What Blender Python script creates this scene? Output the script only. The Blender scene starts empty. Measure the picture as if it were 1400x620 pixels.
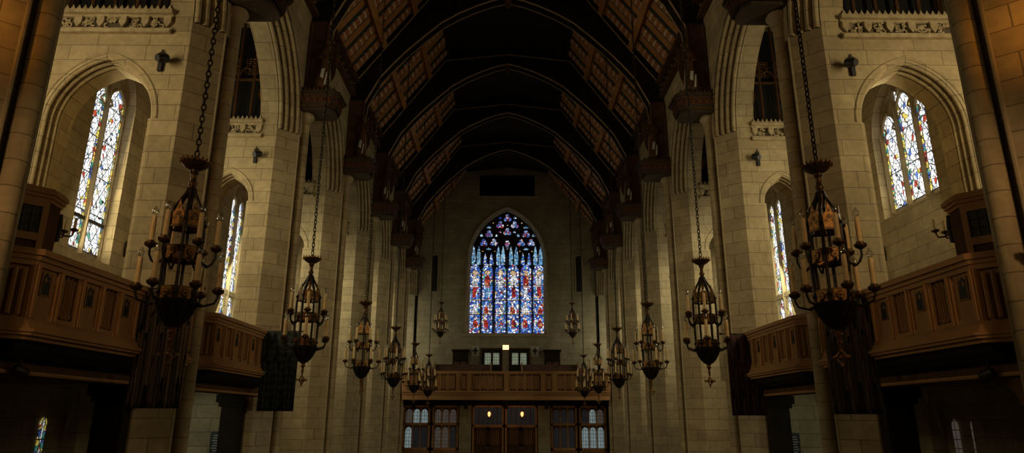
import bpy, bmesh, math, random
from mathutils import Vector, Matrix
random.seed(7)
PI = math.pi
SC = bpy.context.scene
COL = SC.collection
BAY = 5.3
def P(k): return 12.97 + BAY * (k - 1)
FLOOR = -0.6
YEND = 44.77

# ------------------------------------------------------------------ materials
MATS = {}
def new_mat(name):
    m = bpy.data.materials.new(name); m.use_nodes = True
    nt = m.node_tree
    for n in list(nt.nodes):
        if n.type not in ('BSDF_PRINCIPLED', 'OUTPUT_MATERIAL'): nt.nodes.remove(n)
    MATS[name] = m
    return m, nt, nt.nodes['Principled BSDF']
def N(nt, t, **kw):
    n = nt.nodes.new(t)
    for k, v in kw.items():
        if k in n.inputs: n.inputs[k].default_value = v
        else: setattr(n, k, v)
    return n
def L(nt, a, b): nt.links.new(a, b)
def math_node(nt, op, a, b=None):
    n = nt.nodes.new('ShaderNodeMath'); n.operation = op
    for i, v in enumerate((a, b)):
        if v is None: continue
        if isinstance(v, (int, float)): n.inputs[i].default_value = v
        else: nt.links.new(v, n.inputs[i])
    return n.outputs[0]
def mixc(nt, fac, a, b, mode='MIX'):
    n = nt.nodes.new('ShaderNodeMix'); n.data_type = 'RGBA'; n.blend_type = mode
    for sock, v in ((n.inputs[0], fac), (n.inputs[6], a), (n.inputs[7], b)):
        if isinstance(v, (int, float)): sock.default_value = v
        elif isinstance(v, tuple): sock.default_value = (*v, 1) if len(v) == 3 else v
        else: nt.links.new(v, sock)
    return n.outputs[2]

def stone_mat(name, c1, c2, mortar, bw=0.78, rh=0.335, rough=0.9):
    m, nt, b = new_mat(name)
    g = nt.nodes.new('ShaderNodeNewGeometry')
    sp = nt.nodes.new('ShaderNodeSeparateXYZ'); L(nt, g.outputs['Position'], sp.inputs[0])
    sn = nt.nodes.new('ShaderNodeSeparateXYZ'); L(nt, g.outputs['True Normal'], sn.inputs[0])
    ax = math_node(nt, 'ABSOLUTE', sn.outputs[0]); ay = math_node(nt, 'ABSOLUTE', sn.outputs[1])
    f = math_node(nt, 'GREATER_THAN', ax, ay)
    mx = nt.nodes.new('ShaderNodeMix'); mx.data_type = 'FLOAT'
    L(nt, f, mx.inputs[0]); L(nt, sp.outputs[0], mx.inputs[2]); L(nt, sp.outputs[1], mx.inputs[3])
    cb = nt.nodes.new('ShaderNodeCombineXYZ'); L(nt, mx.outputs[0], cb.inputs[0]); L(nt, sp.outputs[2], cb.inputs[1])
    br = nt.nodes.new('ShaderNodeTexBrick'); L(nt, cb.outputs[0], br.inputs['Vector'])
    br.inputs['Color1'].default_value = (*c1, 1); br.inputs['Color2'].default_value = (*c2, 1)
    br.inputs['Mortar'].default_value = (*mortar, 1)
    br.inputs['Scale'].default_value = 1; br.inputs['Mortar Size'].default_value = 0.009
    br.inputs['Mortar Smooth'].default_value = 0.4
    br.inputs['Brick Width'].default_value = bw; br.inputs['Row Height'].default_value = rh
    br.squash = 1.35; br.squash_frequency = 3
    no = N(nt, 'ShaderNodeTexNoise', Scale=1.3, Detail=6.0, Roughness=0.65)
    L(nt, g.outputs['Position'], no.inputs['Vector'])
    no2 = N(nt, 'ShaderNodeTexNoise', Scale=9.0, Detail=4.0)
    L(nt, g.outputs['Position'], no2.inputs['Vector'])
    r = nt.nodes.new('ShaderNodeMapRange'); L(nt, no.outputs['Fac'], r.inputs[0])
    r.inputs[1].default_value = .3; r.inputs[2].default_value = .7; r.inputs[3].default_value = .72; r.inputs[4].default_value = 1.12
    r2 = nt.nodes.new('ShaderNodeMapRange'); L(nt, no2.outputs['Fac'], r2.inputs[0])
    r2.inputs[1].default_value = .3; r2.inputs[2].default_value = .7; r2.inputs[3].default_value = .88; r2.inputs[4].default_value = 1.08
    mm = math_node(nt, 'MULTIPLY', r.outputs[0], r2.outputs[0])
    cc = nt.nodes.new('ShaderNodeCombineColor')
    for i in range(3): L(nt, mm, cc.inputs[i])
    c = mixc(nt, 1.0, br.outputs['Color'], cc.outputs[0], 'MULTIPLY')
    L(nt, c, b.inputs['Base Color'])
    b.inputs['Roughness'].default_value = rough
    bp = N(nt, 'ShaderNodeBump', Strength=0.35, Distance=0.02)
    hh = math_node(nt, 'SUBTRACT', math_node(nt, 'MULTIPLY', no2.outputs['Fac'], .25), br.outputs['Fac'])
    L(nt, hh, bp.inputs['Height']); L(nt, bp.outputs[0], b.inputs['Normal'])
    return m

def noise_mat(name, c1, c2, scale=4, rough=0.6, metal=0.0, stretch=(1, 1, 1), bump=0.2, spec=0.5, coords='Object'):
    m, nt, b = new_mat(name)
    tc = nt.nodes.new('ShaderNodeTexCoord')
    mp = nt.nodes.new('ShaderNodeMapping'); mp.inputs['Scale'].default_value = stretch
    L(nt, tc.outputs[coords], mp.inputs[0])
    no = N(nt, 'ShaderNodeTexNoise', Scale=float(scale), Detail=5.0, Roughness=0.6)
    L(nt, mp.outputs[0], no.inputs['Vector'])
    r = nt.nodes.new('ShaderNodeMapRange'); L(nt, no.outputs['Fac'], r.inputs[0])
    r.inputs[1].default_value = .32; r.inputs[2].default_value = .68
    L(nt, mixc(nt, r.outputs[0], c1, c2), b.inputs['Base Color'])
    b.inputs['Roughness'].default_value = rough; b.inputs['Metallic'].default_value = metal
    b.inputs['Specular IOR Level'].default_value = spec
    if bump:
        bp = N(nt, 'ShaderNodeBump', Strength=bump, Distance=0.01)
        L(nt, no.outputs['Fac'], bp.inputs['Height']); L(nt, bp.outputs[0], b.inputs['Normal'])
    return m

STONE = stone_mat('limestone_blocks', (.47, .37, .205), (.375, .29, .16), (.2, .15, .085))
STONE_END = stone_mat('grey_limestone_blocks', (.40, .345, .225), (.33, .285, .185), (.19, .16, .1), bw=.9, rh=.36)
SMOOTH = noise_mat('dressed_limestone', (.34, .265, .15), (.47, .375, .22), 3, .85, bump=.15)
CARVED = noise_mat('carved_limestone', (.32, .245, .13), (.5, .4, .24), 6, .85, bump=.3)
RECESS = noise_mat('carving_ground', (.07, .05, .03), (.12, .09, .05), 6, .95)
OAK = noise_mat('oak', (.29, .148, .055), (.46, .245, .095), 3, .72, stretch=(1, 1, .12), bump=.15, spec=.25)
OAK_H = noise_mat('oak_rail', (.31, .158, .058), (.48, .255, .098), 3, .6, stretch=(.12, .12, 1), bump=.1, spec=.3)
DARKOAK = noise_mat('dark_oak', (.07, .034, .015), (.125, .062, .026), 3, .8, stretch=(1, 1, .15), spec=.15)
CORBELD = noise_mat('dark_painted_timber', (.028, .017, .009), (.055, .032, .016), 9, .75)
ARCH_HIGHLIGHT = noise_mat('arch_highlight', (.36, .25, .12), (.52, .37, .18), 4, .5)  # pale tone paints the highlight line along the arch edges
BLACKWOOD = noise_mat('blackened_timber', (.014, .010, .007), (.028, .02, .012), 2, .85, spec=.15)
IRON = noise_mat('black_iron', (.016, .013, .010), (.04, .03, .02), 20, .5, .5, bump=.2)
BRONZE = noise_mat('dark_bronze', (.06, .035, .016), (.16, .09, .035), 22, .42, .7, bump=.3)
GILT = noise_mat('gilded_metal', (.11, .05, .014), (.42, .21, .055), 40, .38, .75, bump=.3)
CANDLE = noise_mat('ivory_candle', (.80, .56, .25), (.92, .70, .36), 8, .55, bump=.05)
BLACK = noise_mat('flat_black', (.010, .010, .011), (.018, .018, .018), 15, .5)  # also painted on as the dark of openings and silhouetted tracery
FLOORM = noise_mat('stone_paving', (.16, .14, .11), (.25, .22, .17), 2, .55)
VOID = noise_mat('unlit_interior', (.008, .007, .006), (.012, .01, .008), 2, 1.0, bump=0)
HINGE = noise_mat('brown_leather', (.08, .03, .015), (.12, .05, .02), 9, .6)
WHITEP = noise_mat('painted_white_board', (.42, .4, .34), (.5, .48, .42), 6, .7)
REDPAINT = noise_mat('red_paint', (.055, .014, .009), (.10, .027, .013), 9, .7)
TEAL = noise_mat('dark_teal_paint', (.015, .03, .035), (.02, .04, .045), 9, .8)

def emission(name, col, s):
    m, nt, b = new_mat(name)
    b.inputs['Base Color'].default_value = (*col, 1)
    b.inputs['Emission Color'].default_value = (*col, 1); b.inputs['Emission Strength'].default_value = s
    return m
LAMP = emission('lit_lamp', (1.0, .42, .12), 3.2)
EXITL = emission('lit_sign', (1.0, .66, .32), 1.7)

def bulb_glass():
    m, nt, b = new_mat('clear_bulb_glass')
    tr = N(nt, 'ShaderNodeBsdfTransparent'); gl = N(nt, 'ShaderNodeBsdfGlossy', Roughness=0.05)
    fr = N(nt, 'ShaderNodeLayerWeight', Blend=0.35)
    mx = nt.nodes.new('ShaderNodeMixShader')
    L(nt, math_node(nt, 'ADD', math_node(nt, 'MULTIPLY', fr.outputs['Facing'], .8), .16), mx.inputs[0])
    L(nt, tr.outputs[0], mx.inputs[1]); L(nt, gl.outputs[0], mx.inputs[2])
    L(nt, mx.outputs[0], nt.nodes['Material Output'].inputs[0])
    return m
BULB = bulb_glass()

def clear_glass(name, tint, amount):
    m, nt, b = new_mat(name)
    tr = N(nt, 'ShaderNodeBsdfTransparent'); tr.inputs[0].default_value = (*tint, 1)
    gl = N(nt, 'ShaderNodeBsdfGlossy', Roughness=0.1)
    mx = nt.nodes.new('ShaderNodeMixShader'); mx.inputs[0].default_value = amount
    L(nt, tr.outputs[0], mx.inputs[1]); L(nt, gl.outputs[0], mx.inputs[2])
    L(nt, mx.outputs[0], nt.nodes['Material Output'].inputs[0])
    return m
LANTERN_GLASS = clear_glass('lantern_glass', (.9, .7, .4), .08)

def ramp(nt, fac, stops, interp='CONSTANT'):
    r = nt.nodes.new('ShaderNodeValToRGB'); r.color_ramp.interpolation = interp
    e = r.color_ramp.elements
    while len(e) < len(stops): e.new(.5)
    for i, (p, c) in enumerate(stops):
        e[i].position = p; e[i].color = (*c, 1)
    L(nt, fac, r.inputs[0])
    return r.outputs[0]

def side_glass(name, strength, border, scale=5.2):
    """white leaded glass with scattered colours and a chequered coloured border; border = half width of a light"""
    m, nt, b = new_mat(name)
    tc = nt.nodes.new('ShaderNodeTexCoord')
    sp = nt.nodes.new('ShaderNodeSeparateXYZ'); L(nt, tc.outputs['Object'], sp.inputs[0])
    def vor(feature, sc, sx):
        mp = nt.nodes.new('ShaderNodeMapping'); mp.inputs['Scale'].default_value = (sx, 0, 1)
        L(nt, tc.outputs['Object'], mp.inputs[0])
        oi = nt.nodes.new('ShaderNodeObjectInfo')
        ad = nt.nodes.new('ShaderNodeVectorMath'); ad.operation = 'ADD'
        L(nt, mp.outputs[0], ad.inputs[0])
        cx = nt.nodes.new('ShaderNodeCombineXYZ'); L(nt, math_node(nt, 'MULTIPLY', oi.outputs['Random'], 40), cx.inputs[2])
        L(nt, cx.outputs[0], ad.inputs[1])
        v = nt.nodes.new('ShaderNodeTexVoronoi'); v.feature = feature; v.inputs['Scale'].default_value = sc
        L(nt, ad.outputs[0], v.inputs['Vector'])
        return v
    e = vor('DISTANCE_TO_EDGE', scale, 1.25); f = vor('F1', scale, 1.25)
    sep = nt.nodes.new('ShaderNodeSeparateColor'); L(nt, f.outputs['Color'], sep.inputs[0])
    pal = ramp(nt, sep.outputs[0], [(0, (.92, .93, .92)), (.40, (.80, .86, .92)), (.62, (.95, .92, .85)), (.86, (.45, .06, .03)),
                                    (.90, (.10, .2, .5)), (.94, (.7, .55, .1)), (.97, (.08, .3, .2))])
    # border
    axx = math_node(nt, 'ABSOLUTE', sp.outputs[0])
    inb = math_node(nt, 'GREATER_THAN', axx, border - .075)
    fv = vor('F1', 9.0, .4)
    s2 = nt.nodes.new('ShaderNodeSeparateColor'); L(nt, fv.outputs['Color'], s2.inputs[0])
    bpal = ramp(nt, s2.outputs[0], [(0, (.75, .62, .12)), (.25, (.9, .85, .6)), (.4, (.05, .3, .22)), (.55, (.75, .6, .1)), (.7, (.06, .12, .4)), (.84, (.5, .06, .04)), (.92, (.85, .8, .5))])
    col = mixc(nt, inb, pal, bpal)
    lead = math_node(nt, 'LESS_THAN', e.outputs['Distance'], .045)
    # border line and diagonal quarry leads
    bl = math_node(nt, 'LESS_THAN', math_node(nt, 'ABSOLUTE', math_node(nt, 'SUBTRACT', axx, border - .08)), .010)
    def diag(sg):
        u = math_node(nt, 'ADD', math_node(nt, 'MULTIPLY', sp.outputs[0], 3.3 * sg), math_node(nt, 'MULTIPLY', sp.outputs[2], 1.75))
        fr = math_node(nt, 'FRACT', u)
        return math_node(nt, 'LESS_THAN', math_node(nt, 'ABSOLUTE', math_node(nt, 'SUBTRACT', fr, .5)), .04)
    lead = math_node(nt, 'MAXIMUM', math_node(nt, 'MAXIMUM', lead, bl), math_node(nt, 'MAXIMUM', diag(1), diag(-1)))
    bar = math_node(nt, 'LESS_THAN', math_node(nt, 'FRACT', math_node(nt, 'MULTIPLY', sp.outputs[2], 1.05)), .03)
    lead = math_node(nt, 'MAXIMUM', lead, bar)
    col = mixc(nt, lead, col, (.012, .011, .01))
    b.inputs['Base Color'].default_value = (.02, .02, .02, 1); b.inputs['Roughness'].default_value = .5
    L(nt, col, b.inputs['Emission Color']); b.inputs['Emission Strength'].default_value = strength
    return m
GLASS_L = side_glass('leaded_glass_tall', 1.35, .37, 7.5)
GLASS_R = side_glass('leaded_glass_triple', 1.35, .32, 7.5)
GLASS_G = side_glass('leaded_glass_dim', .45, .11, 8.5)
GLASS_S = side_glass('leaded_glass_narrow', 1.35, .26, 8.5)

def blue_glass(name, seedz, stops, scale=8.5, strength=1.0, lead=.07):
    m, nt, b = new_mat(name)
    tc = nt.nodes.new('ShaderNodeTexCoord')
    oi = nt.nodes.new('ShaderNodeObjectInfo')
    cx = nt.nodes.new('ShaderNodeCombineXYZ'); L(nt, math_node(nt, 'MULTIPLY', oi.outputs['Random'], 55), cx.inputs[1])
    ad = nt.nodes.new('ShaderNodeVectorMath'); ad.operation = 'ADD'
    L(nt, tc.outputs['Object'], ad.inputs[0]); L(nt, cx.outputs[0], ad.inputs[1])
    v = nt.nodes.new('ShaderNodeTexVoronoi'); v.inputs['Scale'].default_value = scale; L(nt, ad.outputs[0], v.inputs['Vector'])
    e = nt.nodes.new('ShaderNodeTexVoronoi'); e.feature = 'DISTANCE_TO_EDGE'; e.inputs['Scale'].default_value = scale; L(nt, ad.outputs[0], e.inputs['Vector'])
    s = nt.nodes.new('ShaderNodeSeparateColor'); L(nt, v.outputs['Color'], s.inputs[0])
    c = ramp(nt, s.outputs[0], stops)
    k = ramp(nt, s.outputs[1], [(0, (.55, .55, .55)), (.3, (.85, .85, .85)), (.6, (1.1, 1.1, 1.1))])
    c = mixc(nt, 1.0, c, k, 'MULTIPLY')
    ld = math_node(nt, 'LESS_THAN', e.outputs['Distance'], lead)
    c = mixc(nt, ld, c, (.008, .008, .012))
    b.inputs['Base Color'].default_value = (.02, .02, .02, 1)
    L(nt, c, b.inputs['Emission Color']); b.inputs['Emission Strength'].default_value = strength
    return m
BLUES = [(0, (.015, .05, .30)), (.18, (.03, .12, .48)), (.36, (.10, .25, .62)), (.50, (.30, .42, .72)), (.60, (.62, .68, .85)), (.70, (.85, .85, .85)),
         (.82, (.42, .035, .03)), (.86, (.45, .27, .06)), (.89, (.04, .25, .18)), (.93, (.16, .05, .30)), (.97, (.7, .62, .4))]
SG_BLUE = blue_glass('stained_glass_blue', 1, BLUES, 9.0, 1.35)
SG_BASE = blue_glass('stained_glass_mixed', 2, [(0, (.03, .10, .45)), (.2, (.25, .35, .7)), (.38, (.7, .74, .85)), (.55, (.12, .25, .6)), (.7, (.45, .05, .04)), (.82, (.85, .8, .7)), (.9, (.3, .08, .3))], 8.5, 1.0)
SG_RED = blue_glass('stained_glass_red', 3, [(0, (.45, .03, .02)), (.4, (.6, .06, .03)), (.7, (.28, .02, .03)), (.9, (.7, .3, .12))], 7, 1.0)
SG_WHITE = blue_glass('stained_glass_white', 4, [(0, (.9, .88, .85)), (.45, (.75, .8, .9)), (.75, (.85, .75, .55)), (.92, (.4, .5, .8))], 7, 1.0)
SG_GOLD = blue_glass('stained_glass_gold', 5, [(0, (.85, .6, .15)), (.5, (.75, .4, .12)), (.8, (.9, .8, .5))], 10, 1.0)
SG_FLESH = blue_glass('stained_glass_flesh', 6, [(0, (.75, .5, .35)), (.6, (.85, .65, .5))], 6, 1.0, .02)
SG_TEAL = blue_glass('stained_glass_pale_blue', 7, [(0, (.2, .45, .7)), (.4, (.35, .6, .75)), (.7, (.1, .3, .6)), (.9, (.7, .8, .9))], 7, 1.0)

def screen_glass(name, col, s):
    m, nt, b = new_mat(name)
    tc = nt.nodes.new('ShaderNodeTexCoord'); sp = nt.nodes.new('ShaderNodeSeparateXYZ'); L(nt, tc.outputs['Object'], sp.inputs[0])
    fx = math_node(nt, 'LESS_THAN', math_node(nt, 'FRACT', math_node(nt, 'MULTIPLY', sp.outputs[0], 7)), .14)
    fz = math_node(nt, 'LESS_THAN', math_node(nt, 'FRACT', math_node(nt, 'MULTIPLY', sp.outputs[2], 5)), .1)
    ld = math_node(nt, 'MAXIMUM', fx, fz)
    no = N(nt, 'ShaderNodeTexNoise', Scale=3.0, Detail=3.0); L(nt, tc.outputs['Object'], no.inputs['Vector'])
    c0 = mixc(nt, no.outputs['Fac'], tuple(x * .45 for x in col), tuple(x * 1.4 for x in col))
    c = mixc(nt, ld, c0, (.003, .003, .003))
    b.inputs['Base Color'].default_value = (.02, .02, .02, 1); b.inputs['Roughness'].default_value = .2
    L(nt, c, b.inputs['Emission Color']); b.inputs['Emission Strength'].default_value = s
    return m
PANE_PALE = screen_glass('pale_leaded_pane', (.15, .19, .19), 1.0)
PANE_DIM = screen_glass('dim_leaded_pane', (.05, .04, .032), 1.0)
PANE_DARK = screen_glass('dark_leaded_pane', (.008, .008, .009), 1.0)
PANE_GREEN = screen_glass('greenish_leaded_pane', (.16, .19, .13), 1.0)

def banner_mat(name, kind):
    m, nt, b = new_mat(name)
    tc = nt.nodes.new('ShaderNodeTexCoord'); sp = nt.nodes.new('ShaderNodeSeparateXYZ'); L(nt, tc.outputs['Object'], sp.inputs[0])
    x, z = sp.outputs[0], sp.outputs[2]
    if kind == 'woven':
        tri = math_node(nt, 'PINGPONG', math_node(nt, 'MULTIPLY', z, 20), .5)
        u = math_node(nt, 'FRACT', math_node(nt, 'ADD', math_node(nt, 'MULTIPLY', x, 17), math_node(nt, 'MULTIPLY', tri, .7)))
        ridge = math_node(nt, 'PINGPONG', u, .5)
        c = ramp(nt, ridge, [(0, (.018, .010, .006)), (.25, (.065, .044, .028)), (.45, (.14, .096, .06))], 'LINEAR')
        L(nt, c, b.inputs['Base Color'])
    elif kind == 'waves':
        tri = math_node(nt, 'SINE', math_node(nt, 'MULTIPLY', x, 22))
        u = math_node(nt, 'FRACT', math_node(nt, 'ADD', math_node(nt, 'MULTIPLY', z, 6), math_node(nt, 'MULTIPLY', tri, .12)))
        no = N(nt, 'ShaderNodeTexNoise', Scale=14.0, Detail=4.0); L(nt, tc.outputs['Object'], no.inputs['Vector'])
        f = math_node(nt, 'MULTIPLY', math_node(nt, 'LESS_THAN', u, .3), no.outputs['Fac'])
        L(nt, mixc(nt, f, (.010, .016, .015), (.045, .06, .055)), b.inputs['Base Color'])
    elif kind == 'streaks':
        mp = nt.nodes.new('ShaderNodeMapping'); mp.inputs['Scale'].default_value = (9, 1, .45); L(nt, tc.outputs['Object'], mp.inputs[0])
        no = N(nt, 'ShaderNodeTexNoise', Scale=2.2, Detail=6.0, Roughness=.7); L(nt, mp.outputs[0], no.inputs['Vector'])
        c = ramp(nt, no.outputs['Fac'], [(.2, (.010, .007, .006)), (.45, (.035, .028, .022)), (.55, (.018, .012, .01)), (.62, (.11, .06, .028)), (.75, (.03, .015, .012))], 'LINEAR')
        L(nt, c, b.inputs['Base Color'])
    else:
        no = N(nt, 'ShaderNodeTexNoise', Scale=5.0, Detail=4.0); L(nt, tc.outputs['Object'], no.inputs['Vector'])
        L(nt, mixc(nt, no.outputs['Fac'], (.022, .007, .008), (.05, .016, .016)), b.inputs['Base Color'])
    b.inputs['Roughness'].default_value = .9
    return m
BAN1 = banner_mat('woven_brown_cloth', 'woven'); BAN2 = banner_mat('wavy_green_cloth', 'waves')
BAN3 = banner_mat('streaked_dark_cloth', 'streaks'); BAN4 = banner_mat('maroon_cloth', 'plain')

def rafter_mat():
    m, nt, b = new_mat('painted_rafter')
    tc = nt.nodes.new('ShaderNodeTexCoord'); sp = nt.nodes.new('ShaderNodeSeparateXYZ'); L(nt, tc.outputs['Object'], sp.inputs[0])
    u = math_node(nt, 'FRACT', math_node(nt, 'MULTIPLY', sp.outputs[2], 4.6))
    d = math_node(nt, 'LESS_THAN', u, .34)
    no = N(nt, 'ShaderNodeTexNoise', Scale=7.0, Detail=4.0); L(nt, tc.outputs['Object'], no.inputs['Vector'])
    base = mixc(nt, no.outputs['Fac'], (.26, .09, .028), (.50, .19, .058))
    no2 = N(nt, 'ShaderNodeTexNoise', Scale=16.0, Detail=2.0); L(nt, tc.outputs['Object'], no2.inputs['Vector'])
    f = math_node(nt, 'MULTIPLY', d, math_node(nt, 'GREATER_THAN', no2.outputs['Fac'], .47))
    L(nt, mixc(nt, f, base, (.66, .57, .42)), b.inputs['Base Color']); b.inputs['Roughness'].default_value = .8
    return m
RAFTER = rafter_mat()
BOARDS = noise_mat('ochre_ceiling_boards', (.30, .13, .036), (.46, .21, .065), 1.5, .85, bump=.2)

# ------------------------------------------------------------------ mesh builder
class MB:
    def __init__(s): s.v = []; s.f = []; s.m = []; s.mi = 0
    def mat(s, i): s.mi = i; return s
    def face(s, idx): s.f.append(idx); s.m.append(s.mi)
    def quad(s, a, b, c, d):
        n = len(s.v); s.v += [tuple(a), tuple(b), tuple(c), tuple(d)]; s.face((n, n+1, n+2, n+3))
    def poly(s, pts):
        n = len(s.v); s.v += [tuple(p) for p in pts]; s.face(tuple(range(n, n+len(pts))))
    def box(s, x0, x1, y0, y1, z0, z1):
        n = len(s.v)
        s.v += [(x0,y0,z0),(x1,y0,z0),(x1,y1,z0),(x0,y1,z0),(x0,y0,z1),(x1,y0,z1),(x1,y1,z1),(x0,y1,z1)]
        for q in ((0,3,2,1),(4,5,6,7),(0,1,5,4),(1,2,6,5),(2,3,7,6),(3,0,4,7)): s.face(tuple(n+i for i in q))
    def extrude(s, pts, vec):
        n = len(s.v); k = len(pts); vx = Vector(vec)
        s.v += [tuple(p) for p in pts] + [tuple(Vector(p) + vx) for p in pts]
        s.face(tuple(range(n, n+k))); s.face(tuple(range(n+2*k-1, n+k-1, -1)))
        for i in range(k):
            j = (i+1) % k; s.face((n+i, n+j, n+k+j, n+k+i))
    def prism(s, pts, z0, z1): s.extrude([(x, y, z0) for x, y in pts], (0, 0, z1-z0))
    def lathe(s, prof, cx=0, cy=0, cz=0, seg=16, sx=1, sy=1):
        n = len(s.v)
        for r, z in prof:
            for i in range(seg):
                a = 2*PI*i/seg; s.v.append((cx + r*sx*math.cos(a), cy + r*sy*math.sin(a), cz + z))
        for j in range(len(prof)-1):
            for i in range(seg):
                k = (i+1) % seg; s.face((n+j*seg+i, n+j*seg+k, n+(j+1)*seg+k, n+(j+1)*seg+i))
        s.face(tuple(n+i for i in range(seg))[::-1]); m = n + (len(prof)-1)*seg; s.face(tuple(m+i for i in range(seg)))
    def tube(s, path, r, seg=8, closed=False):
        n = len(s.v); pts = [Vector(p) for p in path]; K = len(pts)
        rr = r if isinstance(r, (list, tuple)) else [r]*K
        ref = None
        for i, p in enumerate(pts):
            if closed: t = pts[(i+1) % K] - pts[i-1]
            else: t = pts[min(i+1, K-1)] - pts[max(i-1, 0)]
            t.normalize()
            if ref is None:
                ref = Vector((0,0,1)) if abs(t.z) < .9 else Vector((1,0,0))
            a = t.cross(ref).normalized(); b = a.cross(t).normalized(); ref = b
            for j in range(seg):
                an = 2*PI*j/seg; s.v.append(tuple(p + a*rr[i]*math.cos(an) + b*rr[i]*math.sin(an)))
        for i in range(K if closed else K-1):
            i2 = (i+1) % K
            for j in range(seg):
                k = (j+1) % seg; s.face((n+i*seg+j, n+i*seg+k, n+i2*seg+k, n+i2*seg+j))
        if not closed:
            s.face(tuple(n+j for j in range(seg))[::-1]); m = n+(K-1)*seg; s.face(tuple(m+j for j in range(seg)))
    def ball(s, c, r, u=10, w=7, sz=1):
        prof = [(max(r*math.sin(PI*i/w), .0005), -r*sz*math.cos(PI*i/w)) for i in range(w+1)]
        s.lathe(prof, c[0], c[1], c[2], u)
    def build(s, name, mats, parent=None, origin=(0,0,0), smooth=False, loc=None, rot=None):
        me = bpy.data.meshes.new(name)
        o = Vector(origin)
        me.from_pydata([tuple(Vector(p) - o) for p in s.v], [], s.f)
        ml = mats if isinstance(mats, (list, tuple)) else [mats]
        for m in ml: me.materials.append(m)
        for p, i in zip(me.polygons, s.m): p.material_index = min(i, len(ml)-1); 
        bm = bmesh.new(); bm.from_mesh(me); bmesh.ops.recalc_face_normals(bm, faces=bm.faces); bm.to_mesh(me); bm.free()
        if smooth:
            me.polygons.foreach_set('use_smooth', [True]*len(me.polygons))
            me.set_sharp_from_angle(angle=math.radians(42))
        ob = bpy.data.objects.new(name, me); COL.objects.link(ob)
        if parent is not None: ob.parent = parent
        if loc is not None: ob.location = loc
        elif parent is None: ob.location = origin
        else: ob.location = (0, 0, 0) if Vector(origin) == Vector(parent.get('_o', (0,0,0))) else Vector(origin) - Vector(parent.get('_o', (0,0,0)))
        if rot is not None: ob.rotation_euler = rot
        return ob

def tag(o, label, cat, group=None, kind=None):
    o['label'] = label
    if cat: o['category'] = cat
    if group: o['group'] = group
    if kind: o['kind'] = kind
    return o
ORIG = []
def thing(name, loc, label, cat, group=None, kind=None, rz=0):
    o = bpy.data.objects.new(name, None); COL.objects.link(o); o.empty_display_size = .1
    o.location = loc; o.rotation_euler.z = rz
    if rz == 0: o['_o'] = tuple(loc)
    ORIG.append(o)
    return tag(o, label, cat, group, kind)
def wpart(mb, name, mats, root, smooth=False, label=None):
    """a part given in world coordinates under an unrotated thing"""
    ob = mb.build(name, mats, root, origin=root['_o'], smooth=smooth)
    if label: ob['label'] = label
    return ob
def struct(mb, name, mats, label=None, smooth=False, origin=(0,0,0)):
    ob = mb.build(name, mats, None, origin=origin, smooth=smooth); ob['kind'] = 'structure'
    if label: ob['label'] = label
    return ob
def copy_tree(o, parent=None):
    c = o.copy(); COL.objects.link(c); ORIG.append(c)
    if parent is not None: c.parent = parent
    for ch in list(o.children): copy_tree(ch, c)
    return c

# ------------------------------------------------------------------ arches
def arch_curve(S, R, zs, n=14, inset=0.0):
    c = R - S; R2 = R - inset; S2 = R2 - c
    a1 = math.acos(max(-1, min(1, c / R2)))
    right = [(-c + R2*math.cos(a1*i/n), zs + R2*math.sin(a1*i/n)) for i in range(n+1)]
    left = [(-u, z) for u, z in right[::-1]][1:]
    return right + left        # from (+S, zs) over the apex to (-S, zs)
def sweep_profile(mb, prof, S, R, zs, mp, n=14, zlow=None):
    """prof: (depth, inset) points; mp(u, z, d) -> world"""
    rows = []
    for d, ins in prof:
        c = arch_curve(S, R, zs, n, ins)
        if zlow is not None: c = [(c[0][0], zlow)] + c + [(c[-1][0], zlow)]
        rows.append([mp(u, z, d) for u, z in c])
    for a, b in zip(rows, rows[1:]):
        for i in range(len(a)-1): mb.quad(a[i], a[i+1], b[i+1], b[i])
def wall_with_arch(mb, u0, u1, z0, z1, uc, S, R, zs, zlow, d, mp, n=14, inset=0.0):
    """flat face at depth d with an arched opening from zlow"""
    c = arch_curve(S, R, zs, n, inset)
    c = [(uc+u, z) for u, z in c]
    Sx = c[0][0]-uc
    q = lambda a, b, e, f: mb.quad(mp(a[0], a[1], d), mp(b[0], b[1], d), mp(e[0], e[1], d), mp(f[0], f[1], d))
    q((u0, z0), (uc-Sx, z0), (uc-Sx, zs), (u0, zs)); q((uc+Sx, z0), (u1, z0), (u1, zs), (uc+Sx, zs))
    if zlow > z0: q((uc-Sx, z0), (uc+Sx, z0), (uc+Sx, zlow), (uc-Sx, zlow))
    q((u0, zs), (uc-Sx, zs), (uc-Sx, z1), (u0, z1)); q((uc+Sx, zs), (u1, zs), (u1, z1), (uc+Sx, z1))
    for i in range(len(c)-1):
        a, b = c[i], c[i+1]; q(a, b, (b[0], z1), (a[0], z1))
def rolls(d0, i0, d1, i1, count, amp, per=6):
    out = []
    dx, dy = d1-d0, i1-i0; ln = math.hypot(dx, dy); nx, ny = -dy/ln, dx/ln
    if nx > 0: nx, ny = -nx, -ny       # towards the viewer: smaller depth
    for i in range(count*per+1):
        t = i/(count*per); o = amp*abs(math.sin(count*PI*t))**.55 - amp*.62
        out.append((d0+dx*t + nx*o, i0+dy*t + abs(ny)*o))
    return out

SIDES = ((-1, 'left'), (1, 'right'))
ORD = ['nearest', 'second', 'third', 'fourth', 'fifth', 'sixth', 'seventh']
XOUT = {0: 9.95, 1: 9.95, 2: 8.75, 3: 8.75, 4: 8.75, 5: 8.75, 6: 8.75}   # outer wall of the bay beyond pier k

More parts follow.
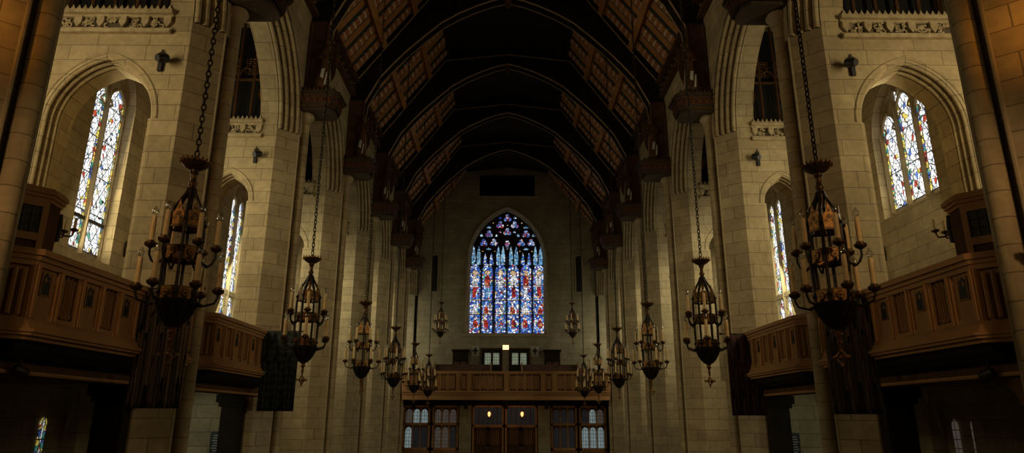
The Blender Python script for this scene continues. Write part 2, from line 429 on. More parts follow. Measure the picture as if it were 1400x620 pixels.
# ------------------------------------------------------------------ setting
mb = MB(); mb.box(-13, 13, -13, 46, FLOOR-.2, FLOOR); struct(mb, 'floor', FLOORM, 'pale stone paved floor of the church')
for s, sn in SIDES:
    # nave arcade wall above the springing
    mb = MB(); mp0 = lambda u, z, d: (s*d, u, z)
    for k in range(0, 7):
        ym = P(k) + BAY/2
        mp = lambda u, z, d, ym=ym: (s*d, ym+u, z)
        wall_with_arch(mb, -2.65, 2.65, 9.6, 13.6, 0, 2.35, 3.15, 9.6, 9.6, 6.05, mp)
        sweep_profile(mb, rolls(6.05, 0, 6.55, .45, 4, .15, 8), 2.35, 3.15, 9.6, mp)
        sweep_profile(mb, [(6.55, .45), (7.05, .45)], 2.35, 3.15, 9.6, mp)
        wall_with_arch(mb, -2.65, 2.65, 9.6, 14.5, 0, 2.35, 3.15, 9.6, 9.6, 7.05, mp, inset=.45)
    mb.box(s*6.05, s*7.05, 2.4, P(0)-.3, 9.6, 13.6)
    struct(mb, 'wall_'+sn, STONE, f'tall limestone arcade wall along the {sn} of the nave with pointed moulded arches', smooth=True)
    # cornice along the wall top
    mb = MB()
    y0, y1 = P(0)-.3, YEND
    mb.box(s*5.85, s*6.12, y0, y1, 13.6, 13.72); mb.box(s*5.75, s*6.12, y0, y1, 14.16, 14.3)
    mb.box(s*5.98, s*6.2, y0, y1, 13.72, 14.16)
    mb.mat(1)
    y = y0+.25
    while y < y1-.3:
        mb.ball((s*5.96, y, 13.94), .13, 8, 5); mb.box(s*5.9, s*6.0, y+.2, y+.26, 13.72, 14.16); y += .46
    struct(mb, 'trim_cornice_'+sn, [DARKOAK, BRONZE], f'carved dark timber cornice along the {sn} wall top under the roof')
    # aisle outer walls, per stretch
    mb = MB()
    mp = lambda u, z, d: (s*d, u, z)
    yb = P(0)-.75
    if s < 0: uc, S, R, zs, zl = 15.575, .825, 1.25, 9.5, 5.35
    else: uc, S, R, zs, zl = 15.62, 1.16, 1.5, 8.9, 6.75
    wall_with_arch(mb, yb, P(2), 2.9, 14.5, uc, S, R, zs, zl, 9.95, mp)
    sweep_profile(mb, [(9.95, 0), (10.18, .0), (10.18, .06), (10.3, .06)], S, R, zs, lambda u, z, d: (s*d, uc+u, z), zlow=zl)
    mb.quad((s*9.95, uc-S, zl-.28), (s*9.95, uc+S, zl-.28), (s*10.3, uc+S, zl+.12), (s*10.3, uc-S, zl+.12))
    # ground storey of the same stretch with its window niche
    wall_with_arch(mb, yb, P(2), FLOOR, 2.9, 15.55, .75, 1.6, 1.6, FLOOR+.8, 9.95, mp)
    sweep_profile(mb, [(9.95, 0), (10.35, .05)], .75, 1.6, 1.6, lambda u, z, d: (s*d, 15.55+u, z), zlow=FLOOR+.8)
    mb.box(s*10.3, s*10.55, yb, P(2), FLOOR, 2.9)
    for k in range(2, 7):
        ye = P(k+1) if k < 6 else YEND
        c = P(k)+BAY/2
        wall_with_arch(mb, P(k), ye, FLOOR, 14.5, c+.12, .72, 1.0, 8.2, 4.2, 8.75, mp)
        sweep_profile(mb, [(8.75, 0), (8.98, .05)], .72, 1.0, 8.2, lambda u, z, d: (s*d, c+.12+u, z), zlow=4.2)
        mb.quad((s*8.75, c-.6, 4.1), (s*8.75, c+.84, 4.1), (s*9.0, c+.84, 4.3), (s*9.0, c-.6, 4.3))
    struct(mb, f'wall_{sn}_aisle', STONE, f'limestone outer wall of the {sn} aisle with deep window reveals')
    # aisle ceiling and gallery floor
    mb = MB(); mb.box(s*6.9, s*10.6, P(0)-.75, YEND, 14.4, 14.6); struct(mb, f'ceiling_{sn}_aisle', BLACKWOOD, f'dark flat ceiling over the {sn} aisle')
    mb = MB(); mb.box(s*7.08, s*9.95, P(0)-.6, P(2)-.76, 2.62, 2.82)
    for k in (0, 1): mb.box(s*6.3, s*7.08, P(k)+.76, P(k+1)-.76, 2.62, 2.82)
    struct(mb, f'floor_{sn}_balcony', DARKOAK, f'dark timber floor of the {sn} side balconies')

# transverse aisle walls, each with its arch and triforium opening
for s, sn in SIDES:
    for k in range(0, 7):
        yf = P(k)-.75; yb = P(k)+.0
        xo = XOUT[k] if k != 2 else 9.95
        if k <= 1: xc, S, R, zs = 8.16, 1.08, 1.4, 7.42
        else: xc, S, R, zs = 7.7, .6, .9, 7.44
        mb = MB()
        mpf = lambda u, z, d: (s*u, d, z)
        mpa = lambda u, z, d: (s*(xc+u), d, z)
        wall_with_arch(mb, 7.06, xo, 2.9, 9.31, xc, S, R, zs, 2.9, yf, mpf)
        sweep_profile(mb, rolls(yf, 0, yf+.36, .09, 3, .085, 8) + [(yf+.36, .09), (yb, .09)], S, R, zs, mpa)
        pr = rolls(yf, 0, yf+.36, .09, 3, .085, 8) + [(yf+.36, .09), (yb, .09)]
        for (d0, i0), (d1, i1) in zip(pr, pr[1:]):
            mb.quad((s*(xc+S-i0), d0, 2.9), (s*(xc+S-i0), d0, zs), (s*(xc+S-i1), d1, zs), (s*(xc+S-i1), d1, 2.9))
        for q in (-1,):
            xj = xc+q*S; xk = xc+q*(S-.09)
            mb.quad((s*xj, yf, 2.9), (s*xj, yf, zs), (s*xk, yf+.05, zs), (s*xk, yf+.05, 2.9)); mb.quad((s*xk, yf+.05, 2.9), (s*xk, yf+.05, zs), (s*xk, yb, zs), (s*xk, yb, 2.9))
        # hood mould
        hood = [(u, z) for u, z in arch_curve(S+.09, R+.09, zs, 14)]
        mb.tube([(s*(xc+u), yf-.0, z) for u, z in hood], .028, 6)
        wall_with_arch(mb, 7.06, xo, 2.9, 9.31, xc, S, R, zs, 2.9, yb, mpf, inset=.09)
        # upper storey jambs either side of the triforium opening and the wall above
        xi0, xi1 = 7.05, min(xo-.35, 9.4)
        mb.box(s*xi1, s*xo, yf, yb, 9.31, 14.4)
        mb.box(s*7.06, s*xo, yf, yb, 13.2, 14.4)
        mb.box(s*7.06, s*xo, yf+.1, yb, 9.31, 9.96)
        mb.box(s*7.06, s*xo, yb-.12, yb, 9.9, 13.3)
        if k in (0, 1):      # ground storey: wide dark opening
            mb.box(s*9.5, s*xo, yf, yb, FLOOR, 2.9); mb.box(s*7.06, s*xo, yf, yb, 2.25, 2.9)
        else:
            mb.box(s*7.06, s*xo, yf, yb, FLOOR, 2.9)
        struct(mb, f'wall_{sn}_cross' + ('' if k == 0 else f'_{k+1}'), STONE, f'{ORD[k]} limestone cross wall of the {sn} aisle with a pointed arch', smooth=True)

# carved friezes with cresting
def frieze(s, sn, k):
    yf = P(k)-.75; x0 = 6.95; x1 = 9.35 if k < 2 else (9.3 if k == 2 else 8.5)
    mb = MB()
    X = lambda a, b: (min(s*a, s*b), max(s*a, s*b))
    mb.box(*X(x0, x1), yf-.10, yf+.12, 9.30, 9.38); mb.box(*X(x0, x1), yf-.12, yf+.12, 9.74, 9.82)
    mb.box(*X(x0, x1), yf-.03, yf+.12, 9.38, 9.44); mb.box(*X(x0, x1), yf-.03, yf+.12, 9.69, 9.74)
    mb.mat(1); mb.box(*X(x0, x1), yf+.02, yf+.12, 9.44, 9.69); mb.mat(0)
    w = .46; n = int((x1-x0)/w)
    rnd = random.Random(k*3+s)
    for i in range(n+1):
        xs = x0 + i*w + .02
        if xs+.16 < x1:
            pts = [(s*(xs), 9.69), (s*(xs+.15), 9.69), (s*(xs+.15), 9.55), (s*(xs+.075), 9.43), (s*xs, 9.55)]
            mb.extrude([(a, yf-.07, b) for a, b in pts], (0, .1, 0))
        if i < n:
            for j in range(9):
                cx = xs+.19+.24*rnd.random(); cz = 9.47+.19*rnd.random()
                mb.tube([(s*(cx+.045*math.cos(a)), yf-.01, cz+.045*math.sin(a)) for a in [q*PI/4+j for q in range(6)]], .018, 5)
    xq = x0+.04
    while xq+.11 < x1:
        pts = [(xq, 9.82), (xq+.105, 9.82), (xq+.105, 9.87), (xq+.078, 9.90), (xq+.0525, 9.965), (xq+.027, 9.90), (xq, 9.87)]
        mb.extrude([(s*a, yf-.06, b) for a, b in pts], (0, .06, 0)); xq += .125
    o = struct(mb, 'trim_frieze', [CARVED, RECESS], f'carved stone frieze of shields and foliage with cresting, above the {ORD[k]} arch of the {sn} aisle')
for s, sn in SIDES:
    for k in range(0, 5): frieze(s, sn, k)

# triforium screens behind the friezes
def triforium(s, sn, k):
    yf = P(k)-.75+.35; x0, x1 = 7.02, (9.4 if k <= 2 else 8.4)
    t = thing('triforium_screen', (s*(x0+x1)/2, yf, 9.96), f'dark traceried timber screen above the frieze of the {ORD[k]} arch on the {sn}', 'screen', 'triforium screens')
    m = MB(); m.box(min(s*x0, s*x1), max(s*x0, s*x1), yf+.2, yf+.26, 9.9, 13.25); wpart(m, 'backing', BLACK, t)
    n = 5 if k <= 2 else 3; w = (x1-x0)/n
    for i in range(n+1):
        m = MB(); xx = s*(x0+i*w); m.tube([(xx, yf, 9.9), (xx, yf, 13.2)], .045, 8)
        wpart(m, 'mullion', DARKOAK, t)
    for i in range(n):
        cx = x0+(i+.5)*w
        m = MB()
        sp = arch_curve(w/2, w*.85, 11.35, 8)
        m.tube([(s*(cx+u), yf, z) for u, z in sp], .035, 6)
        m.box(min(s*(cx-w/2), s*(cx+w/2)), max(s*(cx-w/2), s*(cx+w/2)), yf-.03, yf+.03, 11.28, 11.34)
        wpart(m, 'tracery', DARKOAK, t)
        m = MB()
        for q in range(3):
            for r in range(4):
                m.tube([(s*(cx+(q-1)*.1+.045*math.cos(a)), yf+.14, 11.62+.14*r+.045*math.sin(a)) for a in [j*PI/3 for j in range(6)]], .012, 4, closed=True)
        wpart(m, 'gilded_fretwork', GILT, t)
        if i % 2 == 0:
            m = MB(); pts = [(cx-.13, 11.05), (cx+.13, 11.05), (cx+.13, 10.85), (cx, 10.66), (cx-.13, 10.85)]
            m.extrude([(s*a, yf+.1, b) for a, b in pts], (0, .05, 0)); wpart(m, 'shield', GILT, t)
for s, sn in SIDES:
    for k in range(0, 4): triforium(s, sn, k)

# piers
def pier(s, sn, k):
    y = P(k); z1 = 9.6
    extra = {(-1,0): 'lit orange at the frame edge', (1,0): 'lit orange at the frame edge', (-1,1): 'behind the woven brown banner', (1,1): 'behind the streaked dark banner',
             (-1,2): 'behind the green-black banner', (1,2): 'behind the plain maroon banner'}.get((s, k), 'counted from the front')
    t = thing('stone_pier', (s*6.4, y, FLOOR), f'{ORD[k]} limestone pier of the {sn} arcade, {extra}', 'pier', 'arcade piers')
    pts = [(6.05,-.3),(6.05,-.24),(6.17,-.17),(6.17,.17),(6.05,.24),(6.05,.3),(6.55,.75),(7.06,.75),(7.06,-.75),(6.55,-.75)]
    m = MB(); m.prism([(s*a, y+b) for a, b in pts], FLOOR, z1)
    m.prism([(s*a, y+b) for a, b in [(6.06,-.24),(6.17,-.17),(6.17,.17),(6.06,.24),(6.5,.24),(6.5,-.24)]], z1, 10.4)
    wpart(m, 'pier_body', STONE, t)
    m = MB()
    for q in (-.28, .28): m.tube([(s*6.06, y+q, FLOOR), (s*6.06, y+q, 10.35)], .032, 8)
    wpart(m, 'corner_roll', SMOOTH, t, smooth=True)
    m = MB(); m.lathe([(.2, FLOOR), (.2, FLOOR+.35), (.165, FLOOR+.42), (.185, FLOOR+.5), (.132, FLOOR+.6)] + [(.13, FLOOR+.6+i*.7) for i in range(1, 15)] + [(.13, 10.1)], s*6.0, y, 0, 20)
    wpart(m, 'shaft', STONE, t, smooth=True)
    m = MB(); m.lathe([(.13, 10.02), (.165, 10.05), (.165, 10.09), (.145, 10.12), (.17, 10.17), (.23, 10.24), (.25, 10.26), (.25, 10.30), (.22, 10.32), (.22, 10.36)], s*6.0, y, 0, 20)
    wpart(m, 'capital', SMOOTH, t, smooth=True)
for s, sn in SIDES:
    for k in range(7): pier(s, sn, k)

# painted corbels on the capitals
def corbel(s, sn, k):
    y = P(k)
    t = thing('painted_corbel', (s*5.6, y, 10.35), f'painted dark timber corbel on top of the {ORD[k]} shaft of the {sn} arcade', 'corbel', 'painted corbels under the roof arches')
    X = lambda a, b: (min(s*a, s*b), max(s*a, s*b))
    def slab(mm, xi, hy, z0, z1, ch=.16):
        pts = [(6.15, -hy), (xi+ch, -hy), (xi, -hy+ch), (xi, hy-ch), (xi+ch, hy), (6.15, hy)]
        mm.prism([(s*a, y+b) for a, b in pts], z0, z1)
    m = MB()
    slab(m, 5.12, .40, 10.36, 10.45); slab(m, 5.08, .43, 10.45, 10.50); slab(m, 5.05, .44, 10.5, 10.58)
    slab(m, 4.98, .48, 10.78, 10.84); slab(m, 4.92, .53, 10.84, 10.9); slab(m, 4.96, .5, 10.9, 10.96)
    wpart(m, 'corbel_body', CORBELD, t)
    m = MB()
    for zz in (10.45, 10.785, 10.905):
        slab(m, {10.45: 5.075, 10.785: 4.975, 10.905: 4.955}[zz], {10.45: .435, 10.785: .485, 10.905: .505}[zz], zz, zz+.025)
    wpart(m, 'gilt_fillets', GILT, t)
    m = MB(); slab(m, 5.03, .455, 10.58, 10.78); wpart(m, 'painted_band', REDPAINT, t)
    m = MB()
    for i in range(5):
        xx = 5.22+i*.19; m.box(*X(xx, xx+.09), y-.475, y+.475, 10.62, 10.72)
    for i in range(3):
        yy = y-.2+i*.16; m.box(*X(5.0, 5.1), yy, yy+.08, 10.62, 10.72)
    wpart(m, 'dentils', GILT, t)
    m = MB()
    for i in range(9):
        xx = 5.05+i*.12
        m.extrude([(s*xx, y-.52, 10.96), (s*(xx+.08), y-.52, 10.96), (s*(xx+.04), y-.52, 11.05)], (0, .05, 0))
    wpart(m, 'cresting', CORBELD, t)
for s, sn in SIDES:
    for k in range(1, 7): corbel(s, sn, k)

# ------------------------------------------------------------------ roof
SLOPE0 = (6.12, 14.35); SLOPE1 = (2.95, 18.55); RIDGE = (0, 18.95)
mb = MB()
for s in (-1, 1):
    a, b, c = SLOPE0, SLOPE1, RIDGE
    y0, y1 = P(0)-3, YEND
    mb.mat(0)
    mb.quad((s*a[0], y0, a[1]), (s*a[0], y1, a[1]), (s*b[0], y1, b[1]), (s*b[0], y0, b[1]))
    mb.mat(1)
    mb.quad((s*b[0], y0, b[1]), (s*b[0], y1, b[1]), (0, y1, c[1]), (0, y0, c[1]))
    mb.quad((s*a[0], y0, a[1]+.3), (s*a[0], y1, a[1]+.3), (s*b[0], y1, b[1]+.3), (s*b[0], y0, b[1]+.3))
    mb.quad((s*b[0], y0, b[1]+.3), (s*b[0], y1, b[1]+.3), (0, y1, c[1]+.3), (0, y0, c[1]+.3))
    mb.box(min(s*6.0, s*7.1), max(s*6.0, s*7.1), y0, y1, 14.3, 14.5)
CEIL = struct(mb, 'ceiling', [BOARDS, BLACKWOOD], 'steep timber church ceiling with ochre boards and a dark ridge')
# rafters and purlins, grouped by bay and side
dx, dz = SLOPE1[0]-SLOPE0[0], SLOPE1[1]-SLOPE0[1]; sl = math.hypot(dx, dz); nxn, nzn = -dz/sl, dx/sl   # inward normal
if nzn > 0: nxn, nzn = -nxn, -nzn
def on_slope(s, t, h): return (s*(SLOPE0[0]+dx*t + nxn*h), SLOPE0[1]+dz*t + nzn*h)
def rafter_mesh(s, yc, w, h, t0=0.0, t1=1.0):
    m = MB()
    p = [on_slope(s, t0, -.02), on_slope(s, t1, -.02), on_slope(s, t1, h), on_slope(s, t0, h)]
    m.extrude([(a, yc-w/2, b) for a, b in p], (0, w, 0)); return m
for s, sn in SIDES:
    for k in range(1, 7):
        y0 = P(k)
        t = thing('roof_bay', (s*4.5, y0+BAY/2, 16.4), f'slope of painted rafters beyond the {ORD[k]} roof arch on the {sn}', 'rafters', 'painted rafter slopes')
        n = 5
        for i in range(n):
            yc = y0 + (i+.5)*BAY/n
            wpart(rafter_mesh(s, yc, .40, .07), 'rafter', RAFTER, t)
        m = MB()
        for i in range(n):
            yc = y0 + (i+.5)*BAY/n
            for q in (-.27, .27):
                p = [on_slope(s, 0, -.01), on_slope(s, 1, -.01), on_slope(s, 1, .025), on_slope(s, 0, .025)]
                m.extrude([(a, yc+q-.065, b) for a, b in p], (0, .13, 0))
        wpart(m, 'teal_fillets', TEAL, t)
        for tt in (.36, .72):
            m = MB()
            for j in range(2):
                pass
            a0, b0 = on_slope(s, tt-.024, .0), on_slope(s, tt+.024, .0)
            a1, b1 = on_slope(s, tt-.024, .22), on_slope(s, tt+.024, .22)
            m.extrude([(a0[0], y0+.2, a0[1]), (b0[0], y0+.2, b0[1]), (b1[0], y0+.2, b1[1]), (a1[0], y0+.2, a1[1])], (0, BAY-.4, 0))
            wpart(m, 'purlin', BOARDS, t)

ARCH = [(5.62, 11.0), (5.6, 12.2), (5.46, 13.35), (4.96, 14.38), (4.45, 15.02), (3.98, 15.55), (3.3, 16.22), (2.63, 16.84), (1.95, 17.27), (1.24, 17.62), (.6, 17.87), (0, 18.02)]
TOPL = [(6.1, 14.05), (2.98, 18.2), (0, 18.55)]
def top_z(x):
    return TOPL[0][1] + (TOPL[0][0]-x)/(TOPL[0][0]-TOPL[1][0])*(TOPL[1][1]-TOPL[0][1]) if x > TOPL[1][0] else TOPL[1][1] + (TOPL[1][0]-x)/TOPL[1][0]*(TOPL[2][1]-TOPL[1][1])
def truss(k):
    y = P(k); h = .2
    t = thing('roof_arch', (0, y, 11.0), f'{ORD[k]} dark timber roof arch spanning the nave between the {ORD[k]} pair of piers', 'roof arch', 'timber roof arches')
    # spandrel boarding between the arched brace and the rafter line, in one solid frame
    m = MB()
    for s in (-1, 1):
        pa = [(s*x, z) for x, z in ARCH]
        pb = [(s*min(x+.0, 6.1), (max(top_z(x), z) if x < 5.4 else top_z(x)) + .5) for x, z in ARCH]
        pb[0] = (s*6.1, 11.0); pb[1] = (s*6.1, 12.2); pb[2] = (s*6.1, 14.4)
        for i in range(len(pa)-1):
            a, b, c, d = pa[i], pa[i+1], pb[i+1], pb[i]
            for yy in (y-h, y+h): m.quad((a[0], yy, a[1]), (b[0], yy, b[1]), (c[0], yy, c[1]), (d[0], yy, d[1]))
            m.quad((a[0], y-h, a[1]), (b[0], y-h, b[1]), (b[0], y+h, b[1]), (a[0], y+h, a[1]))
    wpart(m, 'spandrel', BLACKWOOD, t)
    m = MB()
    full = [(-x, z) for x, z in ARCH[1:]] + [(x, z) for x, z in ARCH[::-1][1:-1]]
    for yy in (y-h-.02, y+h+.02): m.tube([(x, yy, z+.02) for x, z in full], .03, 6)
    m.mat(1); m.tube([(x, y, z-.02) for x, z in full], .07, 6)
    wpart(m, 'arch_moulding', [ARCH_HIGHLIGHT, BLACKWOOD], t, smooth=True)
    m = MB(); m.tube([(-6.0, y-h-.02, TOPL[0][1]), (-2.98, y-h-.02, 18.2), (0, y-h-.02, 18.55), (2.98, y-h-.02, 18.2), (6.0, y-h-.02, TOPL[0][1])], .022, 6)
    wpart(m, 'rafter_bead', ARCH_HIGHLIGHT, t)
    for s in (-1, 1):
        m = MB()
        m.box(min(s*5.55, s*6.05), max(s*5.55, s*6.05), y-.26, y+.26, 10.98, 13.4)
        m.tube([(s*5.5, y-.24, 11), (s*5.5, y-.24, 13.3)], .06, 8); m.tube([(s*6.0, y-.27, 11), (s*6.0, y-.27, 13.3)], .06, 8)
        wpart(m, 'wall_post', DARKOAK, t)
        # carved robed angel standing on the corbel
        m = MB(); ax, ay = s*5.45, y-.36
        m.lathe([(.17, 11.0), (.165, 11.25), (.13, 11.7), (.115, 11.95), (.15, 12.2), (.13, 12.36), (.05, 12.44), (.05, 12.5)], ax, ay, 0, 12, 1, .75)
        m.ball((ax, ay-.01, 12.6), .095, 10, 8, 1.2)
        for q in (-1, 1):
            m.tube([(ax+q*.13, ay-.02, 12.3), (ax+q*.17, ay-.08, 12.05), (ax+q*.04, ay-.17, 12.0)], [.05, .042, .035], 7)
            m.extrude([(ax+q*.07, ay+.12, 12.35), (ax+q*.3, ay+.14, 12.6), (ax+q*.33, ay+.14, 12.2), (ax+q*.25, ay+.14, 11.6), (ax+q*.16, ay+.12, 11.35)], (0, .04, 0))
        a = wpart(m, 'angel_figure', DARKOAK, t, smooth=True)
        m = MB(); m.extrude([(ax-.07, ay-.21, 11.35), (ax+.02, ay-.21, 11.3), (ax+.05, ay-.21, 11.62), (ax-.04, ay-.21, 11.6)], (0, .02, 0))
        m.extrude([(ax+.05, ay-.2, 11.1), (ax+.1, ay-.2, 11.1), (ax+.13, ay-.2, 11.5), (ax+.1, ay-.2, 11.5)], (0, .02, 0))
        wpart(m, 'painted_glint', WHITEP, t, label='pale glint painted on the angel')  # pale plates paint in the glints on the dark figure
    m = MB(); m.lathe([(.02, -.35), (.1, -.25), (.06, -.15), (.16, -.05), (.18, .05), (.12, .14)], 0, y, 18.0, 12); 
    wpart(m, 'boss', DARKOAK, t, smooth=True)
for k in range(0, 7): truss(k)

# ------------------------------------------------------------------ end wall
mb = MB()
mpE = lambda u, z, d: (u, d, z)
EW = dict(S=2.62, R=3.95, zs=12.15)
wall_with_arch(mb, -6.2, 6.2, FLOOR, 16.72, 0, EW['S'], EW['R'], EW['zs'], 7.05, YEND, mpE, n=20)
mb.quad((-6.2, YEND, 16.72), (-1.95, YEND, 16.72), (-1.95, YEND, 19.2), (-6.2, YEND, 19.2))
mb.quad((1.95, YEND, 16.72), (6.2, YEND, 16.72), (6.2, YEND, 19.2), (1.95, YEND, 19.2))
mb.quad((-1.95, YEND, 18.4), (1.95, YEND, 18.4), (1.95, YEND, 19.3), (-1.95, YEND, 19.3))
mb.box(-6.2, 6.2, YEND+.55, YEND+.7, FLOOR, 19.3)
sweep_profile(mb, [(YEND, 0), (YEND+.3, .12), (YEND+.5, .12)], EW['S'], EW['R'], EW['zs'], mpE, 20, zlow=7.05)
for s in (-1, 1):
    mb.box(min(s*6, s*9), max(s*6, s*9), YEND, YEND+.3, FLOOR, 14.5)
struct(mb, 'wall_end', STONE_END, 'grey limestone end wall with the great stained glass window')
mb = MB(); hood = arch_curve(2.7, 4.03, 12.15, 20); hood = [(2.7, 7.0)] + hood + [(-2.7, 7.0)]
mb.tube([(u, YEND-.04, z) for u, z in hood], .075, 8); mb.box(-2.95, 2.95, YEND-.14, YEND+.02, 6.92, 7.06)
struct(mb, 'trim_window_hood', SMOOTH, 'pale stone hood moulding around the great stained glass window', smooth=True)
# dark opening high in the gable
t = thing('gable_opening', (0, YEND, 16.75), 'wide dark louvred opening high in the gable above the great window', 'opening')
m = MB(); m.box(-1.95, 1.95, YEND+.3, YEND+.36, 16.72, 18.4); wpart(m, 'backing', VOID, t)
m = MB()
for i in range(14): m.box(-1.93, 1.93, YEND+.1, YEND+.2, 16.8+i*.115, 16.84+i*.115)
wpart(m, 'louvres', BLACKWOOD, t)
m = MB(); m.box(-2.1, 2.1, YEND-.1, YEND+.25, 16.66, 16.76); wpart(m, 'sill', SMOOTH, t)

# slit windows
for s, sn in SIDES:
    t = thing('lancet_niche', (s*4.93, YEND, 9.9), f'narrow dark lancet in the end wall, {sn} of the great window', 'lancet', 'dark lancets')
    m = MB(); c = [(s*4.93+u, z) for u, z in arch_curve(.2, .35, 12.2, 8)]; pts = [(s*4.93+.2, 9.95)] + c + [(s*4.93-.2, 9.95)]
    m.extrude([(x, YEND-.012, z) for x, z in pts], (0, .01, 0)); wpart(m, 'dark_pane', BLACK, t)
    m = MB(); m.tube([(x + (.05 if x > s*4.93 else -.05), YEND-.03, z) for x, z in pts], .045, 6); wpart(m, 'surround', SMOOTH, t)

# great window
W1 = thing('window_1', (0, YEND, 7.05), 'great pointed stained glass window of blue and red saints in the end wall', None, kind='structure')
YG = YEND+.36
m = MB(); c = arch_curve(2.5, 3.83, 12.15, 20); m.extrude([(2.5, YG+.03, 7.05)] + [(u, YG+.03, z) for u, z in c] + [(-2.5, YG+.03, 7.05)], (0, .08, 0))
wpart(m, 'tracery_ground', BLACK, W1)  # black paints the tracery as a silhouette against the glass
def pane(parent, name, pts, mat, y=YG, extra=None, mats=None):
    cx = sum(p[0] for p in pts)/len(pts); z0 = min(p[1] for p in pts)
    m = MB(); m.extrude([(x, y, z) for x, z in pts], (0, .015, 0))
    if extra: extra(m)
    o = m.build(name, mats or mat, parent, origin=(cx, y, z0)); return o
def pxx(p): return (p-692)*.0492
def pxz(p): return 7.08 + (457-p)*.0492 + max(0, 400-p)*.0026 + max(0, 350-p)*.0012
lights = [(640, 655), (658, 672), (676, 690.5), (693.5, 708.5), (711.5, 726), (729, 744)]
def head(x0, x1, z0, z1, n=6, rise=None):
    w = x1-x0; S = w/2; R = w*.75; r = math.sqrt(R*R-(R-S)**2)
    return [(x0, z0), (x1, z0)] + [((x0+x1)/2+u, z) for u, z in arch_curve(S, R, z1-r, n)]
robes = [SG_WHITE, SG_RED, SG_WHITE, SG_WHITE, SG_RED, SG_WHITE]; lowers = [SG_RED, SG_TEAL, SG_BASE, SG_RED, SG_WHITE, SG_RED]
def disc(m, x, y, z, r, n=12, sx=1, sz=1):
    m.poly([(x+r*sx*math.cos(2*PI*i/n), y, z+r*sz*math.sin(2*PI*i/n)) for i in range(n)])
for i, (a, b) in enumerate(lights):
    x0, x1 = pxx(a), pxx(b); cx = (x0+x1)/2; zt = pxz(360.5); zb = pxz(455.5)
    y1, y2, y3 = YG-.004, YG-.008, YG-.012
    def fig(m, cx=cx, i=i):
        # standing saint
        m.mat(3); disc(m, cx, y1, pxz(372.5), .17)
        m.mat(4); disc(m, cx, y2, pxz(373), .085, sz=1.25)
        m.mat(1); m.poly([(cx-.2, y1, pxz(381)), (cx-.1, y1, pxz(376)), (cx+.1, y1, pxz(376)), (cx+.2, y1, pxz(381)), (cx+.17, y1, pxz(392)), (cx-.17, y1, pxz(392))])
        m.mat(2); sgn = 1 if i % 2 else -1
        m.poly([(cx-.15, y1, pxz(390)), (cx+.15, y1, pxz(390)), (cx+.12+.05*sgn, y1, pxz(405)), (cx-.12+.05*sgn, y1, pxz(407))])
        # two small scenes below
        for (zc, hh, mm) in ((424, 5.0, 2 if i in (3, 5) else (1 if i == 1 else 5)), (442, 5.5, 1 if i in (1, 4) else 2)):
            m.mat(mm); o = .08*math.sin(i*2.3+zc)
            m.poly([(cx-.12+o, y1, pxz(zc+hh)), (cx+.14+o, y1, pxz(zc+hh)), (cx+.19+o, y1, pxz(zc)), (cx+.06+o, y1, pxz(zc-hh)), (cx-.09+o, y1, pxz(zc-hh)), (cx-.17+o, y1, pxz(zc+1))])
            m.mat(4); disc(m, cx+o, y2, pxz(zc-hh-1), .075)
            m.mat(5); m.poly([(cx-.28, y1, pxz(zc+hh-1)), (cx-.2, y1, pxz(zc+hh-1)), (cx-.2, y1, pxz(zc-3)), (cx-.28, y1, pxz(zc-3))])
        m.mat(3)
        for zz in (409, 428.5): m.box(cx-(x1-x0)/2+.02, cx+(x1-x0)/2-.02, YG-.01, YG-.004, pxz(zz+.35), pxz(zz-.35))
        # leading bars
        m.mat(6)
        for zz in (389, 410, 429.5): m.box(x0, x1, YG-.03, YG-.012, pxz(zz)-.018, pxz(zz)+.018)
    pane(W1, 'stained_glass_light', head(x0, x1, zb, zt), None, extra=fig, mats=[SG_BLUE, robes[i], lowers[i], SG_GOLD, SG_FLESH, SG_WHITE, BLACK])
cx_ = lambda c: 630 + c/5.17
cz_ = lambda c: 280 + c/5.17
for cpx, top in ((78,292),(115,292),(163,338),(207,338),(258,292),(292,292),(350,292),(388,292),(436,338),(482,338),(528,292),(565,292)):
    x = pxx(cx_(cpx)); lean = 0
    base = [(x-.125, pxz(cz_(418))), (x, pxz(cz_(424))), (x+.125, pxz(cz_(418)))]
    hd = [(x+.14, pxz(cz_(top+70))), (x+.08, pxz(cz_(top+32))), (x+.02, pxz(cz_(top))), (x-.02, pxz(cz_(top))), (x-.08, pxz(cz_(top+32))), (x-.14, pxz(cz_(top+70)))]
    pane(W1, 'upper_light', base+hd, SG_TEAL if top < 300 else SG_BLUE)
def trefoil(c, z, r):
    x, zz = pxx(cx_(c)), pxz(cz_(z))
    m = MB()
    for j, a in enumerate((PI/2, PI*7/6, PI*11/6)):
        disc(m, x+r*.62*math.cos(a), YG-.002*j, zz+r*.62*math.sin(a), r*.56)
    disc(m, x, YG-.007, zz, r*.4)
    m.build('trefoil_light', SG_BASE, W1, origin=(x, YG, zz))
for c, z in ((325,92),(270,140),(377,140),(322,190)): trefoil(c, z, .245)
for c, z in ((188,205),(150,268),(225,265),(460,205),(425,268),(497,265)): trefoil(c, z, .24)
def small(c, z, w, h, mat):
    x, zz = pxx(cx_(c)), pxz(cz_(z))
    pane(W1, 'small_light', [(x-w, zz), (x-w*.4, zz-h*.5), (x+w*.4, zz-h*.5), (x+w, zz), (x+w*.3, zz+h*.4), (x, zz+h), (x-w*.3, zz+h*.4)], mat)
for c, z in ((188,158),(460,158),(187,310),(460,310)): small(c, z, .19, .11, SG_TEAL)
for c, z in ((133,215),(243,215),(403,215),(515,215)): small(c, z, .11, .16, SG_TEAL)
for c, z in ((270,90),(378,90),(270,190),(375,190)): small(c, z, .11, .11, SG_BLUE)
for c, z in ((325,142),(218,125),(430,125),(143,325),(232,325),(415,325),(503,325)): small(c, z, .05, .06, SG_GOLD)
